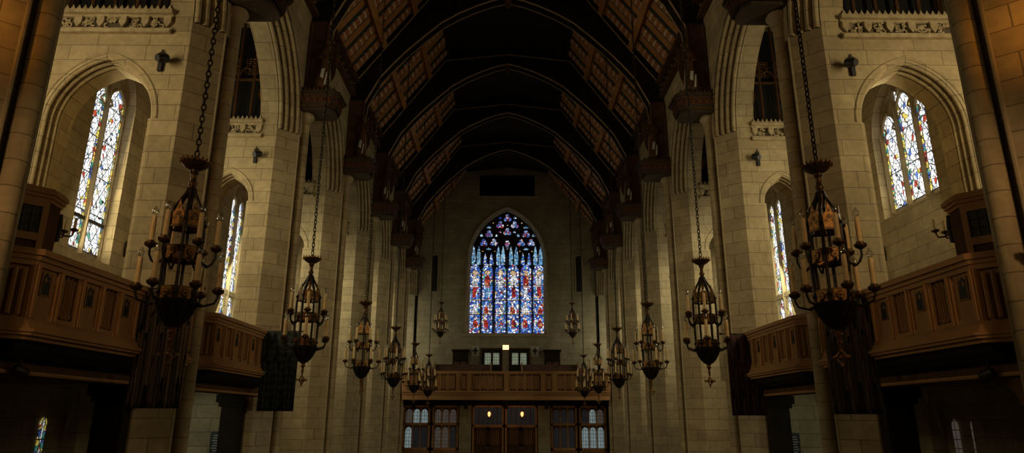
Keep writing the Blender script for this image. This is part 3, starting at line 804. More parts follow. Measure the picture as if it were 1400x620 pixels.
x, zz = pxx(cx_(322)), pxz(cz_(280)); pane(W1, 'small_light', [(x, zz-.36), (x+.17, zz+.1), (x+.12, zz+.28), (x, zz+.34), (x-.12, zz+.28), (x-.17, zz+.1)], SG_BASE)
for i in range(5):
    a = (lights[i][1]+lights[i+1][0])/2
    m = MB(); xx = pxx(a); w = .075 if i == 2 else .06
    m.prism([(xx-w, YG+.03), (xx-.02, YG-.14), (xx+.02, YG-.14), (xx+w, YG+.03)], 7.05, pxz(350)); wpart(m, 'mullion', BLACK, W1)
m = MB(); m.box(-2.55, 2.55, YG-.2, YG+.1, 7.02, 7.16); wpart(m, 'sill', SMOOTH, W1)

# ------------------------------------------------------------------ side windows
WN = [2]
def lead_pane(parent, name, loc, rz, w, h, mat, n=6, ogee=False):
    """a light in its own local x-z plane, pointed head"""
    S = w/2; R = w*.8; r = math.sqrt(R*R-(R-S)**2)
    m = MB(); pts = [(-S, 0), (S, 0)] + [(u, z) for u, z in arch_curve(S, R, h-r, n)]
    m.extrude([(x, 0, z) for x, z in pts], (0, .012, 0))
    o = m.build(name, mat, parent); o.location = Vector(loc) - Vector(parent['_o']); o.rotation_euler.z = rz
    return o
def side_window(s, label, xg, ylist, zb, ztops, mat, mull_w, ztop, zsill, transom=None):
    t = thing(f'window_{WN[0]}', (s*xg, sum(y for y, w in ylist)/len(ylist), zsill), label, None, kind='structure'); WN[0] += 1
    y0 = ylist[0][0]-ylist[0][1]/2; y1 = ylist[-1][0]+ylist[-1][1]/2
    for (yc, w), zt in zip(ylist, ztops):
        lead_pane(t, 'leaded_light', (s*xg, yc, zb), PI/2, w, zt-zb, mat)
    # tracery ground behind
    m = MB(); m.box(min(s*(xg+.05), s*(xg+.12)), max(s*(xg+.05), s*(xg+.12)), y0-.25, y1+.25, zsill-.3, ztop+.3); wpart(m, 'tracery_ground', SMOOTH, t)
    # mullions and head tracery with round mouldings
    m = MB()
    edges = [y0-mull_w/2] + [(ylist[i][0]+ylist[i][1]/2 + ylist[i+1][0]-ylist[i+1][1]/2)/2 for i in range(len(ylist)-1)] + [y1+mull_w/2]
    for e in edges:
        m.prism([(s*(xg+.06), e-mull_w/2), (s*(xg-.02), e-mull_w/2), (s*(xg-.11), e-.02), (s*(xg-.11), e+.02), (s*(xg-.02), e+mull_w/2), (s*(xg+.06), e+mull_w/2)], zsill, ztop)
    wpart(m, 'mullions', SMOOTH, t)
    m = MB()
    for (yc, w), zt in zip(ylist, ztops):
        S = w/2+.03; R = S*1.6; r = math.sqrt(R*R-(R-S)**2)
        m.tube([(s*(xg-.03), yc+u, z) for u, z in arch_curve(S, R, zt-r+.04, 8)], .045, 6)
        for q in (-1, 1):
            m.tube([(s*(xg-.02), yc+q*w*.5, zt-r-.05), (s*(xg-.02), yc+q*w*.22, zt-r+.09), (s*(xg-.02), yc+q*w*.36, zt-r+.22)], .03, 5)
    wpart(m, 'head_tracery', SMOOTH, t, smooth=True)
    if transom:
        m = MB(); m.box(min(s*(xg-.09), s*(xg+.04)), max(s*(xg-.09), s*(xg+.04)), y0, y1, transom-.07, transom+.07); wpart(m, 'transom', SMOOTH, t)
        m = MB()
        for yc, w in ylist: m.tube([(s*(xg-.03), yc+u, z) for u, z in arch_curve(w/2-.01, w*.75, transom-.42, 8)], .03, 5)
        wpart(m, 'lower_heads', SMOOTH, t)
    return t
t = side_window(-1, 'tall window of two white leaded lights in the left outer wall, seen through the big left arch', 10.25, [(15.17, .74), (16.0, .74)], 5.55, [9.95, 9.95], GLASS_L, .1, 10.6, 5.45)
m = MB(); m.box(-10.27, -10.2, 14.75, 16.4, 6.28, 6.36); wpart(m, 'saddle_bar', BLACK, t)
for yc, zc in ((15.585, 10.1), (15.3, 10.3), (15.87, 10.3)):
    lead_pane(t, 'tracery_light', (-10.24, yc, zc), PI/2, .26, .34, GLASS_S)
t = side_window(1, 'window of three white leaded lights in the right outer wall, seen through the big right arch', 10.25, [(14.86, .64), (15.62, .64), (16.38, .64)], 6.98, [9.55, 9.85, 9.55], GLASS_R, .12, 10.1, 6.9)
for yc, zc in ((15.24, 9.72), (16.0, 9.72)):
    lead_pane(t, 'tracery_light', (10.24, yc, zc), PI/2, .26, .36, GLASS_S)
for k in range(2, 7):
    for s, sn in SIDES:
        c = P(k)+BAY/2+.12
        side_window(s, f'narrow two-light leaded window in the {sn} aisle wall beyond the {ORD[k]} {sn} pier', 8.93, [(c-.31, .52), (c+.31, .52)], 4.3, [8.6, 8.6], GLASS_S, .09, 9.2, 4.2, transom=5.5)
for s, sn in SIDES:
    t = thing(f'window_{WN[0]}', (s*10.3, 15.5, FLOOR+.8), f'small leaded ground-floor window under the {sn} balcony', None, kind='structure'); WN[0] += 1
    for yc in ((15.55,) if s < 0 else (15.2, 15.85)): lead_pane(t, 'leaded_light', (s*10.27, yc, FLOOR+.85), PI/2, .22, 1.45, GLASS_G if s < 0 else PANE_DIM)

# ------------------------------------------------------------------ timber balconies along the aisles
def balcony(s, sn, idx, ya, yb, label):
    t = thing('balcony', (s*6.0, (ya+yb)/2, 2.45), label, 'balcony', 'side balconies')
    xf = 6.0
    def run(m, off, z0, z1, thick=.12):
        """front run with a chamfered near end, offset outwards towards the nave"""
        x = xf-off
        p = [(x, yb), (x, ya), (x+.42+off*.4, ya-.42), (x+.42+off*.4+thick, ya-.42+thick*.6), (x+thick, ya+thick*.5), (x+thick, yb)]
        m.prism([(s*a, b) for a, b in p], z0, z1)
    m = MB(); run(m, -.05, 2.75, 3.58); wpart(m, 'front', OAK, t)
    m = MB(); run(m, .10, 3.68, 3.76, .3); run(m, .06, 3.62, 3.68, .24); run(m, .03, 3.55, 3.62, .2); wpart(m, 'handrail', OAK_H, t)
    m = MB(); run(m, .03, 2.84, 2.89); run(m, .06, 2.79, 2.84, .2); run(m, .09, 2.75, 2.79, .2); run(m, .15, 2.71, 2.75, .3); run(m, .12, 2.67, 2.71, .3); run(m, .06, 2.62, 2.67, .3); wpart(m, 'base_moulding', OAK_H, t)
    # panels between stiles, alternately linenfold and a small traceried light
    n = max(4, int(round((yb-ya-.1)/.47))); w = (yb-ya-.06)/n
    for i in range(n+1):
        y = ya+.03+i*w; m = MB(); m.box(min(s*(xf-.03), s*(xf+.07)), max(s*(xf-.03), s*(xf+.07)), y-.05, y+.05, 2.89, 3.56)
        m.box(min(s*(xf-.06), s*(xf-.04)), max(s*(xf-.06), s*(xf-.04)), y-.022, y+.022, 2.89, 3.56)
        wpart(m, 'stile', OAK, t)
    for i in range(n):
        y0 = ya+.03+i*w+.05; y1 = y0+w-.1; yc = (y0+y1)/2
        X = lambda a, b: (min(s*a, s*b), max(s*a, s*b))
        m = MB(); lin = i % 2 == 1
        if not lin:
            m.box(*X(xf+.01, xf+.06), y0, y1, 2.89, 3.56); m.box(*X(xf-.015, xf+.01), y0, y1, 2.89, 2.96)
            m.box(*X(xf-.005, xf+.012), yc-.1, yc-.082, 3.2, 3.5); m.box(*X(xf-.005, xf+.012), yc+.082, yc+.1, 3.2, 3.5); m.box(*X(xf-.005, xf+.012), yc-.1, yc+.1, 3.2, 3.215)
            p = wpart(m, 'plain_panel', OAK, t)
            m = MB()
            for q in (-1, 1):
                m.extrude([(s*(xf+.006), yc+q*.04+u, z) for u, z in [(-.035, 3.22), (.035, 3.22), (.035, 3.37), (0, 3.42), (-.035, 3.37)]], (s*-.003, 0, 0))
            for q, zz in ((-.045, 3.44), (.045, 3.44), (0, 3.475)):
                m.extrude([(s*(xf+.006), yc+q+.028*math.cos(a), zz+.028*math.sin(a)) for a in [j*PI/4 for j in range(8)]], (s*-.003, 0, 0))
            o = m.build('pierced_tracery', BLACK, p); o.location = (0, 0, 0); o.data.transform(Matrix.Translation(-Vector(t['_o'])))
        else:
            m.mat(1); m.box(*X(xf+.035, xf+.06), y0, y1, 2.89, 3.56); m.mat(0); m.box(*X(xf-.015, xf+.05), y0, y1, 2.89, 2.95); m.box(*X(xf-.01, xf+.05), y0, y0+.04, 2.95, 3.56); m.box(*X(xf-.01, xf+.05), y1-.04, y1, 2.95, 3.56)  # darker backing paints the shade between the folds
            for j, (q, top, bot) in enumerate(((-.1, 3.49, 2.99), (-.05, 3.53, 2.96), (0, 3.5, 2.98), (.05, 3.53, 2.96), (.1, 3.49, 2.99))):
                m.tube([(s*(xf+.02), yc+q, bot), (s*(xf+.02), yc+q, top)], .015, 6)
                m.tube([(s*(xf+.01), yc+q-.022, top-.03), (s*(xf+.0), yc+q, top+.01), (s*(xf+.01), yc+q+.022, top-.03)], .012, 5)
                m.tube([(s*(xf+.01), yc+q-.022, bot+.03), (s*(xf+.0), yc+q, bot-.01), (s*(xf+.01), yc+q+.022, bot+.03)], .012, 5)
            wpart(m, 'linenfold_panel', [OAK, DARKOAK], t)
    # chamfered end with fluted panel
    m = MB()
    for j in range(5):
        f = .16+.17*j; x = xf-.02+.42*f; y = ya-.02-.42*f
        m.tube([(s*x, y, 2.92), (s*x, y, 3.5)], .03, 6)
    wpart(m, 'end_fluting', OAK, t)
    # cove beneath
    m = MB()
    cv = [(xf+.0, 2.63), (xf+.06, 2.52), (xf+.18, 2.43), (xf+.36, 2.38), (xf+.36, 2.66), (xf+.0, 2.66)]
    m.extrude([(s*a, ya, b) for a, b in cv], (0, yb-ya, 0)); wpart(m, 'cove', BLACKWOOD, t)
    return t
balcony(-1, 'left', 0, 8.35, 12.72, 'nearest carved oak balcony on the left, beside the orange-lit pier')
balcony(1, 'right', 0, 8.35, 12.72, 'nearest carved oak balcony on the right, beside the orange-lit pier')
balcony(-1, 'left', 1, 13.75, 17.3, 'smaller carved oak balcony on the left, beside the green-black banner')
balcony(1, 'right', 1, 13.75, 17.3, 'smaller carved oak balcony on the right, beside the maroon banner')
for s, sn in SIDES:
    for i, (ya, yb) in enumerate(((P(0)+.75, P(1)-.75), (P(1)+.75, P(2)-.75))):
        X = lambda a, b: (min(s*a, s*b), max(s*a, s*b))
        t = thing('balcony_beam', (s*6.5, (ya+yb)/2, 2.1), f'dark moulded timber beam under the {"nearest" if i == 0 else "second"} {sn} balcony', 'beam', 'beams under the balconies')
        m = MB(); m.box(*X(6.36, 6.7), ya-.2, yb+.2, 2.22, 2.42); wpart(m, 'beam', DARKOAK, t)
        m = MB(); m.tube([(s*6.33, ya-.2, 2.25), (s*6.33, yb+.2, 2.25)], .028, 6); wpart(m, 'bead', OAK_H, t)
        m = MB()
        for q, yy in ((1, ya), (-1, yb)):
            pts = [(yy, 2.22), (yy+q*.34, 2.22), (yy+q*.3, 2.12), (yy+q*.16, 2.0), (yy+q*.1, 1.86), (yy, 1.86)]
            m.extrude([(s*6.4, a, b) for a, b in pts], (s*.26, 0, 0))
        wpart(m, 'brackets', DARKOAK, t)
    for k in (1, 2):
        yy = P(k)-.9
        t = thing('timber_post', (s*6.83, yy, FLOOR), f'dark timber post under the {"nearest" if k == 1 else "second"} {sn} balcony, against the {ORD[k]} pier', 'post', 'posts under the balconies')
        m = MB(); m.box(min(s*6.58, s*7.08), max(s*6.58, s*7.08), yy-.12, yy+.14, FLOOR, 2.0)
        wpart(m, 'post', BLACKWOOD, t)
        m = MB(); m.prism([(s*6.5, yy-.2), (s*7.2, yy-.2), (s*7.2, yy+.14), (s*6.5, yy+.14)], 2.05, 2.25); m.prism([(s*6.54, yy-.16), (s*7.14, yy-.16), (s*7.14, yy+.14), (s*6.54, yy+.14)], 1.95, 2.05)
        wpart(m, 'cap', BLACKWOOD, t)

# panelled timber turrets behind the near balcony corners
def turret(s, sn):
    y = 8.72
    t = thing('oak_turret', (s*6.6, y, 2.85), f'panelled oak turret with a leaded grille above the near {sn} balcony corner', 'turret', 'oak turrets')
    base = [(6.28, y+.3), (6.22, y-.02), (6.52, y-.36), (7.0, y-.36), (7.0, y+.3)]
    def pr(off, z0, z1):
        m = MB(); cx, cy = 6.62, y
        pts = [(s*(cx+(a-cx)*(1+off)), cy+(b-cy)*(1+off)) for a, b in base]; m.prism(pts, z0, z1); return m
    wpart(pr(0, 2.83, 4.55), 'body', DARKOAK, t)
    m = MB()
    for off, z0, z1 in ((.05, 4.5, 4.55), (.12, 4.55, 4.6), (.18, 4.6, 4.66), (.1, 4.66, 4.69)):
        q = pr(off, z0, z1); n = len(m.v); m.v += q.v; m.f += [tuple(n+i for i in f) for f in q.f]; m.m += q.m
    wpart(m, 'cornice', OAK, t)
    # frame and grille on the diagonal face
    a = Vector((s*6.22, y-.02, 0)); b = Vector((s*6.52, y-.36, 0)); d = (b-a); nrm = Vector((-s*.75, -.66, 0)).normalized()
    def q(u, z, o): v = a + d*u + nrm*o; return (v.x, v.y, z)
    m = MB()
    for u0, u1, z0, z1 in ((0, .16, 3.75, 4.5), (.84, 1, 3.75, 4.5), (.16, .84, 4.42, 4.5), (.16, .84, 3.95, 4.05), (.16, .84, 3.75, 3.8)):
        m.extrude([q(u0, z0, .0), q(u1, z0, .0), q(u1, z1, .0), q(u0, z1, .0)], tuple(nrm*.03))
    wpart(m, 'panel_frame', OAK, t)
    m = MB(); m.quad(q(.16, 4.05, .006), q(.84, 4.05, .006), q(.84, 4.42, .006), q(.16, 4.42, .006)); wpart(m, 'dark_opening', BLACK, t)
    m = MB()
    for i in range(1, 3): m.tube([q(.16+.68*i/3, 4.05, .012), q(.16+.68*i/3, 4.42, .012)], .009, 5)
    for i in range(1, 3): m.tube([q(.16, 4.05+.37*i/3, .012), q(.84, 4.05+.37*i/3, .012)], .007, 5)
    wpart(m, 'grille', IRON, t)
for s, sn in SIDES: turret(s, sn)

def sconce(x, y, z, dirx, diry, label, group, two=True):
    t = thing('wall_sconce', (x, y, z), label, 'sconce', group)
    d = Vector((dirx, diry, 0)).normalized(); sd = Vector((-d.y, d.x, 0))
    m = MB(); p = lambda a, b, c: (x+d.x*a+sd.x*b, y+d.y*a+sd.y*b, z+c)
    m.extrude([p(.01, -.04, -.2), p(.01, .04, -.2), p(.01, .07, 0), p(.01, .03, .2), p(.01, -.03, .2), p(.01, -.07, 0)], tuple(d*.03)); wpart(m, 'back_plate', IRON, t)
    for q in ((-1, 1) if two else (0,)):
        m = MB(); m.tube([p(.03, 0, -.05), p(.1, q*.05, -.1), p(.17, q*.09, -.09), p(.19, q*.1, -.02)], .014, 6)
        c = p(.19, q*.1, -.02); m.lathe([(.02, 0), (.05, .015), (.055, .04), (.04, .045)], c[0], c[1], c[2], 10); wpart(m, 'arm', BRONZE, t)
        m = MB(); m.lathe([(.02, .04), (.019, .2), (.008, .21)], c[0], c[1], c[2], 10); wpart(m, 'candle', CANDLE, t)
sconce(-6.32, 9.06, 4.25, .35, .95, 'twin-candle sconce on the far side of the left oak turret', 'candle sconces')
sconce(6.32, 9.06, 4.3, -.35, .95, 'twin-candle sconce on the far side of the right oak turret', 'candle sconces')
sconce(-9.95, 16.95, 5.9, 1, 0, 'dark sconce on the left outer wall beside the tall window', 'candle sconces')
sconce(9.95, 17.0, 5.9, -1, 0, 'dark sconce on the right outer wall beyond the three-light window', 'candle sconces')

def speaker(s, x, y, z, label):
    t = thing('wall_speaker', (x, y, z), label, 'speaker', 'small black wall speakers')
    m = MB(); m.box(x-.04, x+.04, y-.06, y, z-.22, z+.2); m.tube([(x, y-.03, z+.2), (x, y-.03, z+.27)], .015, 6); wpart(m, 'bracket', BLACK, t)
    m = MB(); c = Vector((x-s*.12, y-.2, z-.02)); m.lathe([(.06, -.12), (.09, -.1), (.1, .05), (.075, .12)], 0, 0, 0, 12)
    o = m.build('housing', BLACK, t, smooth=True); o.location = c-Vector(t['_o']); o.rotation_euler = (PI/2+.4, 0, s*.5)
    m = MB(); m.tube([(x, y-.05, z), (c.x, c.y, c.z)], .03, 6); wpart(m, 'arm', BLACK, t)
for k, nm in ((1, 'nearest'), (2, 'farther')):
    for s, sn in SIDES:
        speaker(s, s*7.06, P(k)-.75, 8.66 if k == 1 else 8.75, f'{nm} small black speaker on the {sn} cross wall above its arch')
for s, sn in SIDES:
    t = thing('spotlight', (s*6.3, 8.75, 2.37), f'small black spotlight under the near {sn} balcony', 'spotlight', 'spotlights under balconies')
    m = MB(); m.tube([(s*6.25, 8.75, 2.45), (s*6.2, 8.75, 2.3)], .02, 6); wpart(m, 'stem', BLACK, t)
    m = MB(); m.lathe([(.04, -.1), (.07, -.06), (.075, .08), (.05, .1)], 0, 0, 0, 12); o = m.build('lamp_head', IRON, t, smooth=True); o.location = (-s*.1, 0, -.12); o.rotation_euler = (1.2, 0, s*.6)
# wall plaque with a list, on the lit wall under the second left balcony
for s, sn in SIDES:
    t = thing('memorial_board', (s*7.22, P(2)-.78, .3), f'dark board with pale lettering on the lit wall under the second {sn} balcony', 'board')
    m = MB(); m.box(s*7.22-.13, s*7.22+.13, P(2)-.79, P(2)-.755, .2, 1.36); wpart(m, 'board', BLACK, t)
    m = MB()
    for i in range(16):
        zz = 1.25-i*.06; w = .05+.04*((i*7) % 3)/2
        m.box(s*7.22-w, s*7.22+w, P(2)-.795, P(2)-.79, zz, zz+.022)
    wpart(m, 'lettering', WHITEP, t)
# small corbel bracket on the near right pier
t = thing('pier_bracket', (6.03, P(0)-.42, 3.7), 'small dark moulded bracket on the nearest right pier', 'bracket')
m = MB(); m.prism([(5.88, P(0)-.42), (5.94, P(0)-.62), (6.28, P(0)-.74), (6.28, P(0)-.42)], 3.63, 3.70); m.prism([(5.93, P(0)-.42), (5.99, P(0)-.58), (6.26, P(0)-.68), (6.26, P(0)-.42)], 3.57, 3.63)
m.prism([(6.0, P(0)-.42), (6.05, P(0)-.53), (6.22, P(0)-.6), (6.22, P(0)-.42)], 3.49, 3.57)
wpart(m, 'bracket', DARKOAK, t)

# ------------------------------------------------------------------ banners
def banner(s, xc, y, w, z0, z1, mat, label, amp):
    t = thing('banner', (xc, y, z1), label, 'banner', 'hanging banners')
    m = MB(); nx, nz = 24, 16
    V = [[(-w/2+w*i/nx, amp*math.sin(i*.9+.6*j/nz)*(.3+.7*j/nz), -(z1-z0)*j/nz) for i in range(nx+1)] for j in range(nz+1)]
    for j in range(nz):
        for i in range(nx): m.quad(V[j][i], V[j][i+1], V[j+1][i+1], V[j+1][i])
    o = m.build('cloth', mat, t, smooth=True); o.location = (0, 0, 0)
    bm = bmesh.new(); bm.from_mesh(o.data); bmesh.ops.remove_doubles(bm, verts=bm.verts, dist=1e-5); bm.to_mesh(o.data); bm.free()
    sm = o.modifiers.new('thickness', 'SOLIDIFY'); sm.thickness = .008
    m = MB(); m.tube([(-w/2-.12, 0, .02), (w/2+.12, 0, .02)], .016, 8)
    for q in (-1, 1): m.ball((q*(w/2+.13), 0, .02), .03, 8, 6)
    o = m.build('rod', IRON, t, smooth=True); o.location = (0, 0, 0)
    m = MB(); m.tube([(s*.38, 0, .02), (s*.5, .12, .03), (s*.56, .3, .0)], .014, 6); o = m.build('rod_bracket', IRON, t); o.location = (0, 0, 0)
    return t
banner(-1, -5.55, 10.9, .86, 1.83, 3.72, BAN1, 'brown woven banner with zigzag texture hanging from the left balcony before the second pier', .006)
banner(-1, -5.53, 16.6, .88, 1.84, 3.72, BAN2, 'green-black banner with wavy pattern hanging before the third left pier', .004)
banner(1, 5.58, 10.9, .80, 1.77, 3.72, BAN3, 'dark banner with vertical coloured streaks hanging from the right balcony before the second pier', .012)
banner(1, 5.83, 16.6, .80, 1.77, 3.70, BAN4, 'plain dark maroon banner hanging before the third right pier', .006)

# ------------------------------------------------------------------ chandeliers
ZB = 2.3
def make_chandelier():
    t = thing('chandelier', (0, 0, ZB), '', 'chandelier', 'hanging candle chandeliers')
    Z = lambda z: z-ZB
    def part(m, name, mat, parent=None, smooth=True, loc=(0, 0, 0)):
        o = m.build(name, mat, parent or t, smooth=smooth, loc=loc); return o
    # chain
    m = MB(); z = Z(4.84); i = 0
    while z < Z(15.6):
        pts = []
        for j in range(8):
            a = 2*PI*j/8; u = .026*math.cos(a); w = .052*math.sin(a)
            pts.append((u, 0, z+.044+w) if i % 2 == 0 else (0, u, z+.044+w))
        m.tube(pts, .0105, 5, closed=True); z += .08; i += 1
    part(m, 'chain', IRON)
    # crown
    m = MB(); m.lathe([(.045, Z(4.62)), (.055, Z(4.66)), (.11, Z(4.69)), (.155, Z(4.725)), (.168, Z(4.765)), (.14, Z(4.77)), (.05, Z(4.75)), (.03, Z(4.84))], seg=18)
    m.mat(1)
    for j in range(18):
        a = 2*PI*j/18; ca, sa = math.cos(a), math.sin(a); b = a+.13; cb, sb = math.cos(b), math.sin(b); c = a-.13; cc, sc = math.cos(c), math.sin(c)
        m.extrude([(.16*cb, .16*sb, Z(4.765)), (.16*cc, .16*sc, Z(4.765)), (.178*ca, .178*sa, Z(4.805))], (.01*ca, .01*sa, 0))
        m.ball((.172*ca, .172*sa, Z(4.76)), .018, 6, 4)
    part(m, 'crown', [BRONZE, GILT])
    m = MB(); m.lathe([(.03, Z(4.2)), (.045, Z(4.36)), (.05, Z(4.39)), (.03, Z(4.42)), (.035, Z(4.44)), (.05, Z(4.47)), (.05, Z(4.5)), (.033, Z(4.52)), (.036, Z(4.6)), (.055, Z(4.63))], seg=12); part(m, 'stem', BRONZE)
    # ribs of the cage
    for j in range(6):
        a = 2*PI*(j+.5)/6; ca, sa = math.cos(a), math.sin(a)
        prof = [(.035, 4.42), (.06, 4.34), (.11, 4.25), (.165, 4.15), (.2, 4.02), (.215, 3.85), (.215, 3.4), (.205, 3.02)]
        m = MB(); m.tube([(r*ca, r*sa, Z(zz)) for r, zz in prof], .021, 6)
        for zz in (3.98, 3.6, 3.1): m.ball((.22*ca, .22*sa, Z(zz)), .028, 6, 5)
        part(m, 'rib', IRON)
    # pierced bands of panels
    for nm, zc, hh, rr, cut in (('upper_band', 4.05, .16, .195, 1), ('middle_band', 3.58, .085, .205, 0), ('lower_band', 3.09, .085, .205, 0)):
        m = MB()
        for j in range(6):
            a0 = 2*PI*(j+.5)/6; a1 = a0+PI/3
            p0 = Vector((rr*math.cos(a0), rr*math.sin(a0), 0)); p1 = Vector((rr*math.cos(a1), rr*math.sin(a1), 0)); d = (p1-p0); n = Vector((p0+p1)).normalized()
            f = lambda u, zz, o=0: tuple(p0+d*u+n*o+Vector((0, 0, Z(zz))))
            m.mat(0)
            for za, zb2 in ((zc-hh, zc-hh+.03), (zc+hh-.03, zc+hh)) if not cut else ((zc-hh, zc-hh+.03),):
                m.extrude([f(0, za), f(1, za), f(1, zb2), f(0, zb2)], tuple(n*.015))
            m.mat(1)
            if cut:
                # cusped gilded cresting panel
                m.extrude([f(.14, zc-hh+.03), f(.86, zc-hh+.03), f(.9, zc+.02), f(.7, zc+.06), f(.5, zc+hh+.02), f(.3, zc+.06), f(.1, zc+.02)], tuple(n*.012))
                m.mat(0)
                for u, zz, r in ((.5, zc, .035), (.3, zc-.05, .025), (.7, zc-.05, .025), (.5, zc+.08, .022)):
                    c = Vector(f(u, zz, .014)); tdir = d.normalized()
                    m.poly([tuple(c+tdir*r*math.cos(q)+Vector((0, 0, r*math.sin(q)))) for q in [k*PI/4 for k in range(8)]])
            else:
                c = Vector(f(.5, zc, .008)); tdir = d.normalized()
                for r, o, mi, ns in ((.098, .0, 1, 4), (.05, .012, 0, 8), (.036, .02, 1, 8), (.016, .03, 0, 8)):
                    m.mat(mi); m.extrude([tuple(c+n*o+tdir*r*math.cos(q)+Vector((0, 0, r*math.sin(q)))) for q in [k*2*PI/ns+PI/ns for k in range(ns)]], tuple(n*.012))
                m.mat(0)
                for u in (.14, .86): m.extrude([f(u-.07, zc-hh+.03), f(u+.07, zc-hh+.03), f(u+.03, zc), f(u+.07, zc+hh-.03), f(u-.07, zc+hh-.03), f(u-.03, zc)], tuple(n*.01))
        part(m, nm, [BRONZE, GILT], smooth=False)
    m = MB(); m.lathe([(.03, Z(2.70)), (.06, Z(2.72)), (.12, Z(2.79)), (.17, Z(2.87)), (.2, Z(2.95)), (.235, Z(2.99)), (.24, Z(3.02)), (.21, Z(3.03)), (.06, Z(3.0))], seg=18)
    for j in range(12):
        a = 2*PI*j/12; ca, sa = math.cos(a), math.sin(a)
        m.tube([(r*ca, r*sa, Z(zz)) for r, zz in ((.07, 2.725), (.13, 2.79), (.18, 2.87), (.212, 2.95), (.24, 2.985))], .014, 5)
    part(m, 'bowl', IRON)
    m = MB(); m.lathe([(.008, Z(2.47)), (.018, Z(2.5)), (.018, Z(2.54)), (.035, Z(2.56)), (.02, Z(2.58)), (.025, Z(2.62)), (.05, Z(2.65)), (.03, Z(2.68)), (.06, Z(2.71))], seg=12)
    q = .085; zc = 2.39
    m.tube([(q, 0, Z(zc)), (0, 0, Z(zc+q)), (-q, 0, Z(zc)), (0, 0, Z(zc-q))], .014, 6, closed=True)
    m.tube([(0, q, Z(zc)), (0, 0, Z(zc+q)), (0, -q, Z(zc)), (0, 0, Z(zc-q))], .014, 6, closed=True)
    for dx, dy, dz in ((q, 0, 0), (-q, 0, 0), (0, q, 0), (0, -q, 0), (0, 0, -q)): m.ball((dx*1.15, dy*1.15, Z(zc)+dz*1.1), .022, 7, 5)
    m.ball((0, 0, Z(zc)), .03, 8, 6)
    part(m, 'finial', GILT)
    cand = None
    for tier, (zr, rc, zcup, off) in enumerate(((3.5, .36, 3.68, 0), (3.02, .44, 3.16, 0))):
        for j in range(6):
            a = 2*PI*j/6; ca, sa = math.cos(a), math.sin(a)
            pr = [(.19, zr+.06), (.23, zr-.02), (.29, zr-.05), (rc-.03, zr-.01), (rc, zr+.06), (rc, zcup-.03)]
            m = MB(); m.tube([(r*ca, r*sa, Z(zz)) for r, zz in pr], .015, 6)
            m.ball((.27*ca, .27*sa, Z(zr-.045)), .024, 6, 5)
            m.mat(1); m.lathe([(.016, -.05), (.03, -.04), (.062, -.02), (.07, .0), (.07, .018), (.045, .022), (.042, .045)], rc*ca, rc*sa, Z(zcup), 12)
            part(m, 'candle_arm', [IRON, BRONZE])
            m = MB(); m.lathe([(.030, 0), (.029, .2), (.027, .315), (.022, .325), (.010, .33)], seg=12)
            c = part(m, 'candle', CANDLE, loc=(rc*ca, rc*sa, Z(zcup)+.03))
            m = MB(); m.lathe([(.012, .0), (.028, .018), (.036, .042), (.032, .07), (.016, .10), (.003, .125)], seg=10)
            b = m.build('flame_bulb', BULB, c, smooth=True, loc=(0, 0, .325))
            if cand is None: cand = (c.data, b.data)
            else: c.data, b.data = cand
    return t
rots = {-1: [20, 46, 12, 50, 5, 33, 20], 1: [24, 14, 40, 8, 52, 28, 15]}
proto = make_chandelier()
first = True
for s, sn in SIDES:
    for k in range(7):
        o = proto if first else copy_tree(proto); first = False
        o.location = (s*3.9, P(k)+(.18 if k == 0 else .1), ZB + (3.55 if k == 6 else 0)); o.rotation_euler.z = math.radians(rots[s][k])
        if k == 6: lab = f'small bronze candle chandelier hung high before the end wall, {sn} of the great window'
        elif k == 0: lab = f'largest bronze candle chandelier on the {sn}, hanging in front of the {"brown woven" if s < 0 else "streaked dark"} banner'
        else: lab = f'{ORD[k]} bronze candle chandelier of the {sn} row, counted from the front'
        tag(o, lab, 'chandelier', 'hanging candle chandeliers')

# ------------------------------------------------------------------ end gallery
YF = 39.1
t = thing('gallery', (0, YF, 2.68), 'oak gallery with linenfold front spanning the end of the nave above the doors', 'gallery')
m = MB(); m.box(-5.9, 5.9, YF, YF+.14, 3.1, 4.15); wpart(m, 'front', DARKOAK, t)  # dark backing paints groove shade behind the linenfold
m = MB(); m.box(-5.9, 5.9, YF-.1, YF+.24, 4.19, 4.27); m.box(-5.9, 5.9, YF-.05, YF+.2, 4.12, 4.19); wpart(m, 'handrail', OAK_H, t)
m = MB(); m.box(-5.9, 5.9, YF-.14, YF+.2, 3.1, 3.18); m.box(-5.9, 5.9, YF-.08, YF+.2, 2.98, 3.1); m.box(-5.9, 5.9, YF-.03, YF+.2, 2.74, 2.98); m.box(-5.9, 5.9, YF-.07, YF+.2, 2.68, 2.74); wpart(m, 'fascia', OAK_H, t)
for xx in (-5.8, -2.72, -2.1, 0, 2.1, 2.72, 5.8):
    m = MB(); m.box(xx-.14, xx+.14, YF-.07, YF, 3.18, 4.12); m.box(xx-.06, xx+.06, YF-.1, YF, 3.18, 4.12); wpart(m, 'post', OAK, t)
segs = [(-5.6, -2.9), (-2.58, -2.24), (-1.92, -.18), (.18, 1.92), (2.24, 2.58), (2.9, 5.6)]
for a, b in segs:
    n = max(1, int(round((b-a)/.42))); w = (b-a)/n
    for i in range(n):
        m = MB(); x0 = a+i*w
        for j in range(5): m.tube([(x0+w*(.14+.18*j), YF-.015, 3.26+.05*(j%2)), (x0+w*(.14+.18*j), YF-.015, 4.04-.05*(j%2))], .027, 6)
        m.box(x0-.018, x0+.018, YF-.03, YF, 3.18, 4.12)
        wpart(m, 'linenfold_panel', OAK, t)
m = MB(); m.box(-6.0, 6.0, YF+.14, YEND, 2.7, 3.0); wpart(m, 'floor_deck', DARKOAK, t)
m = MB()
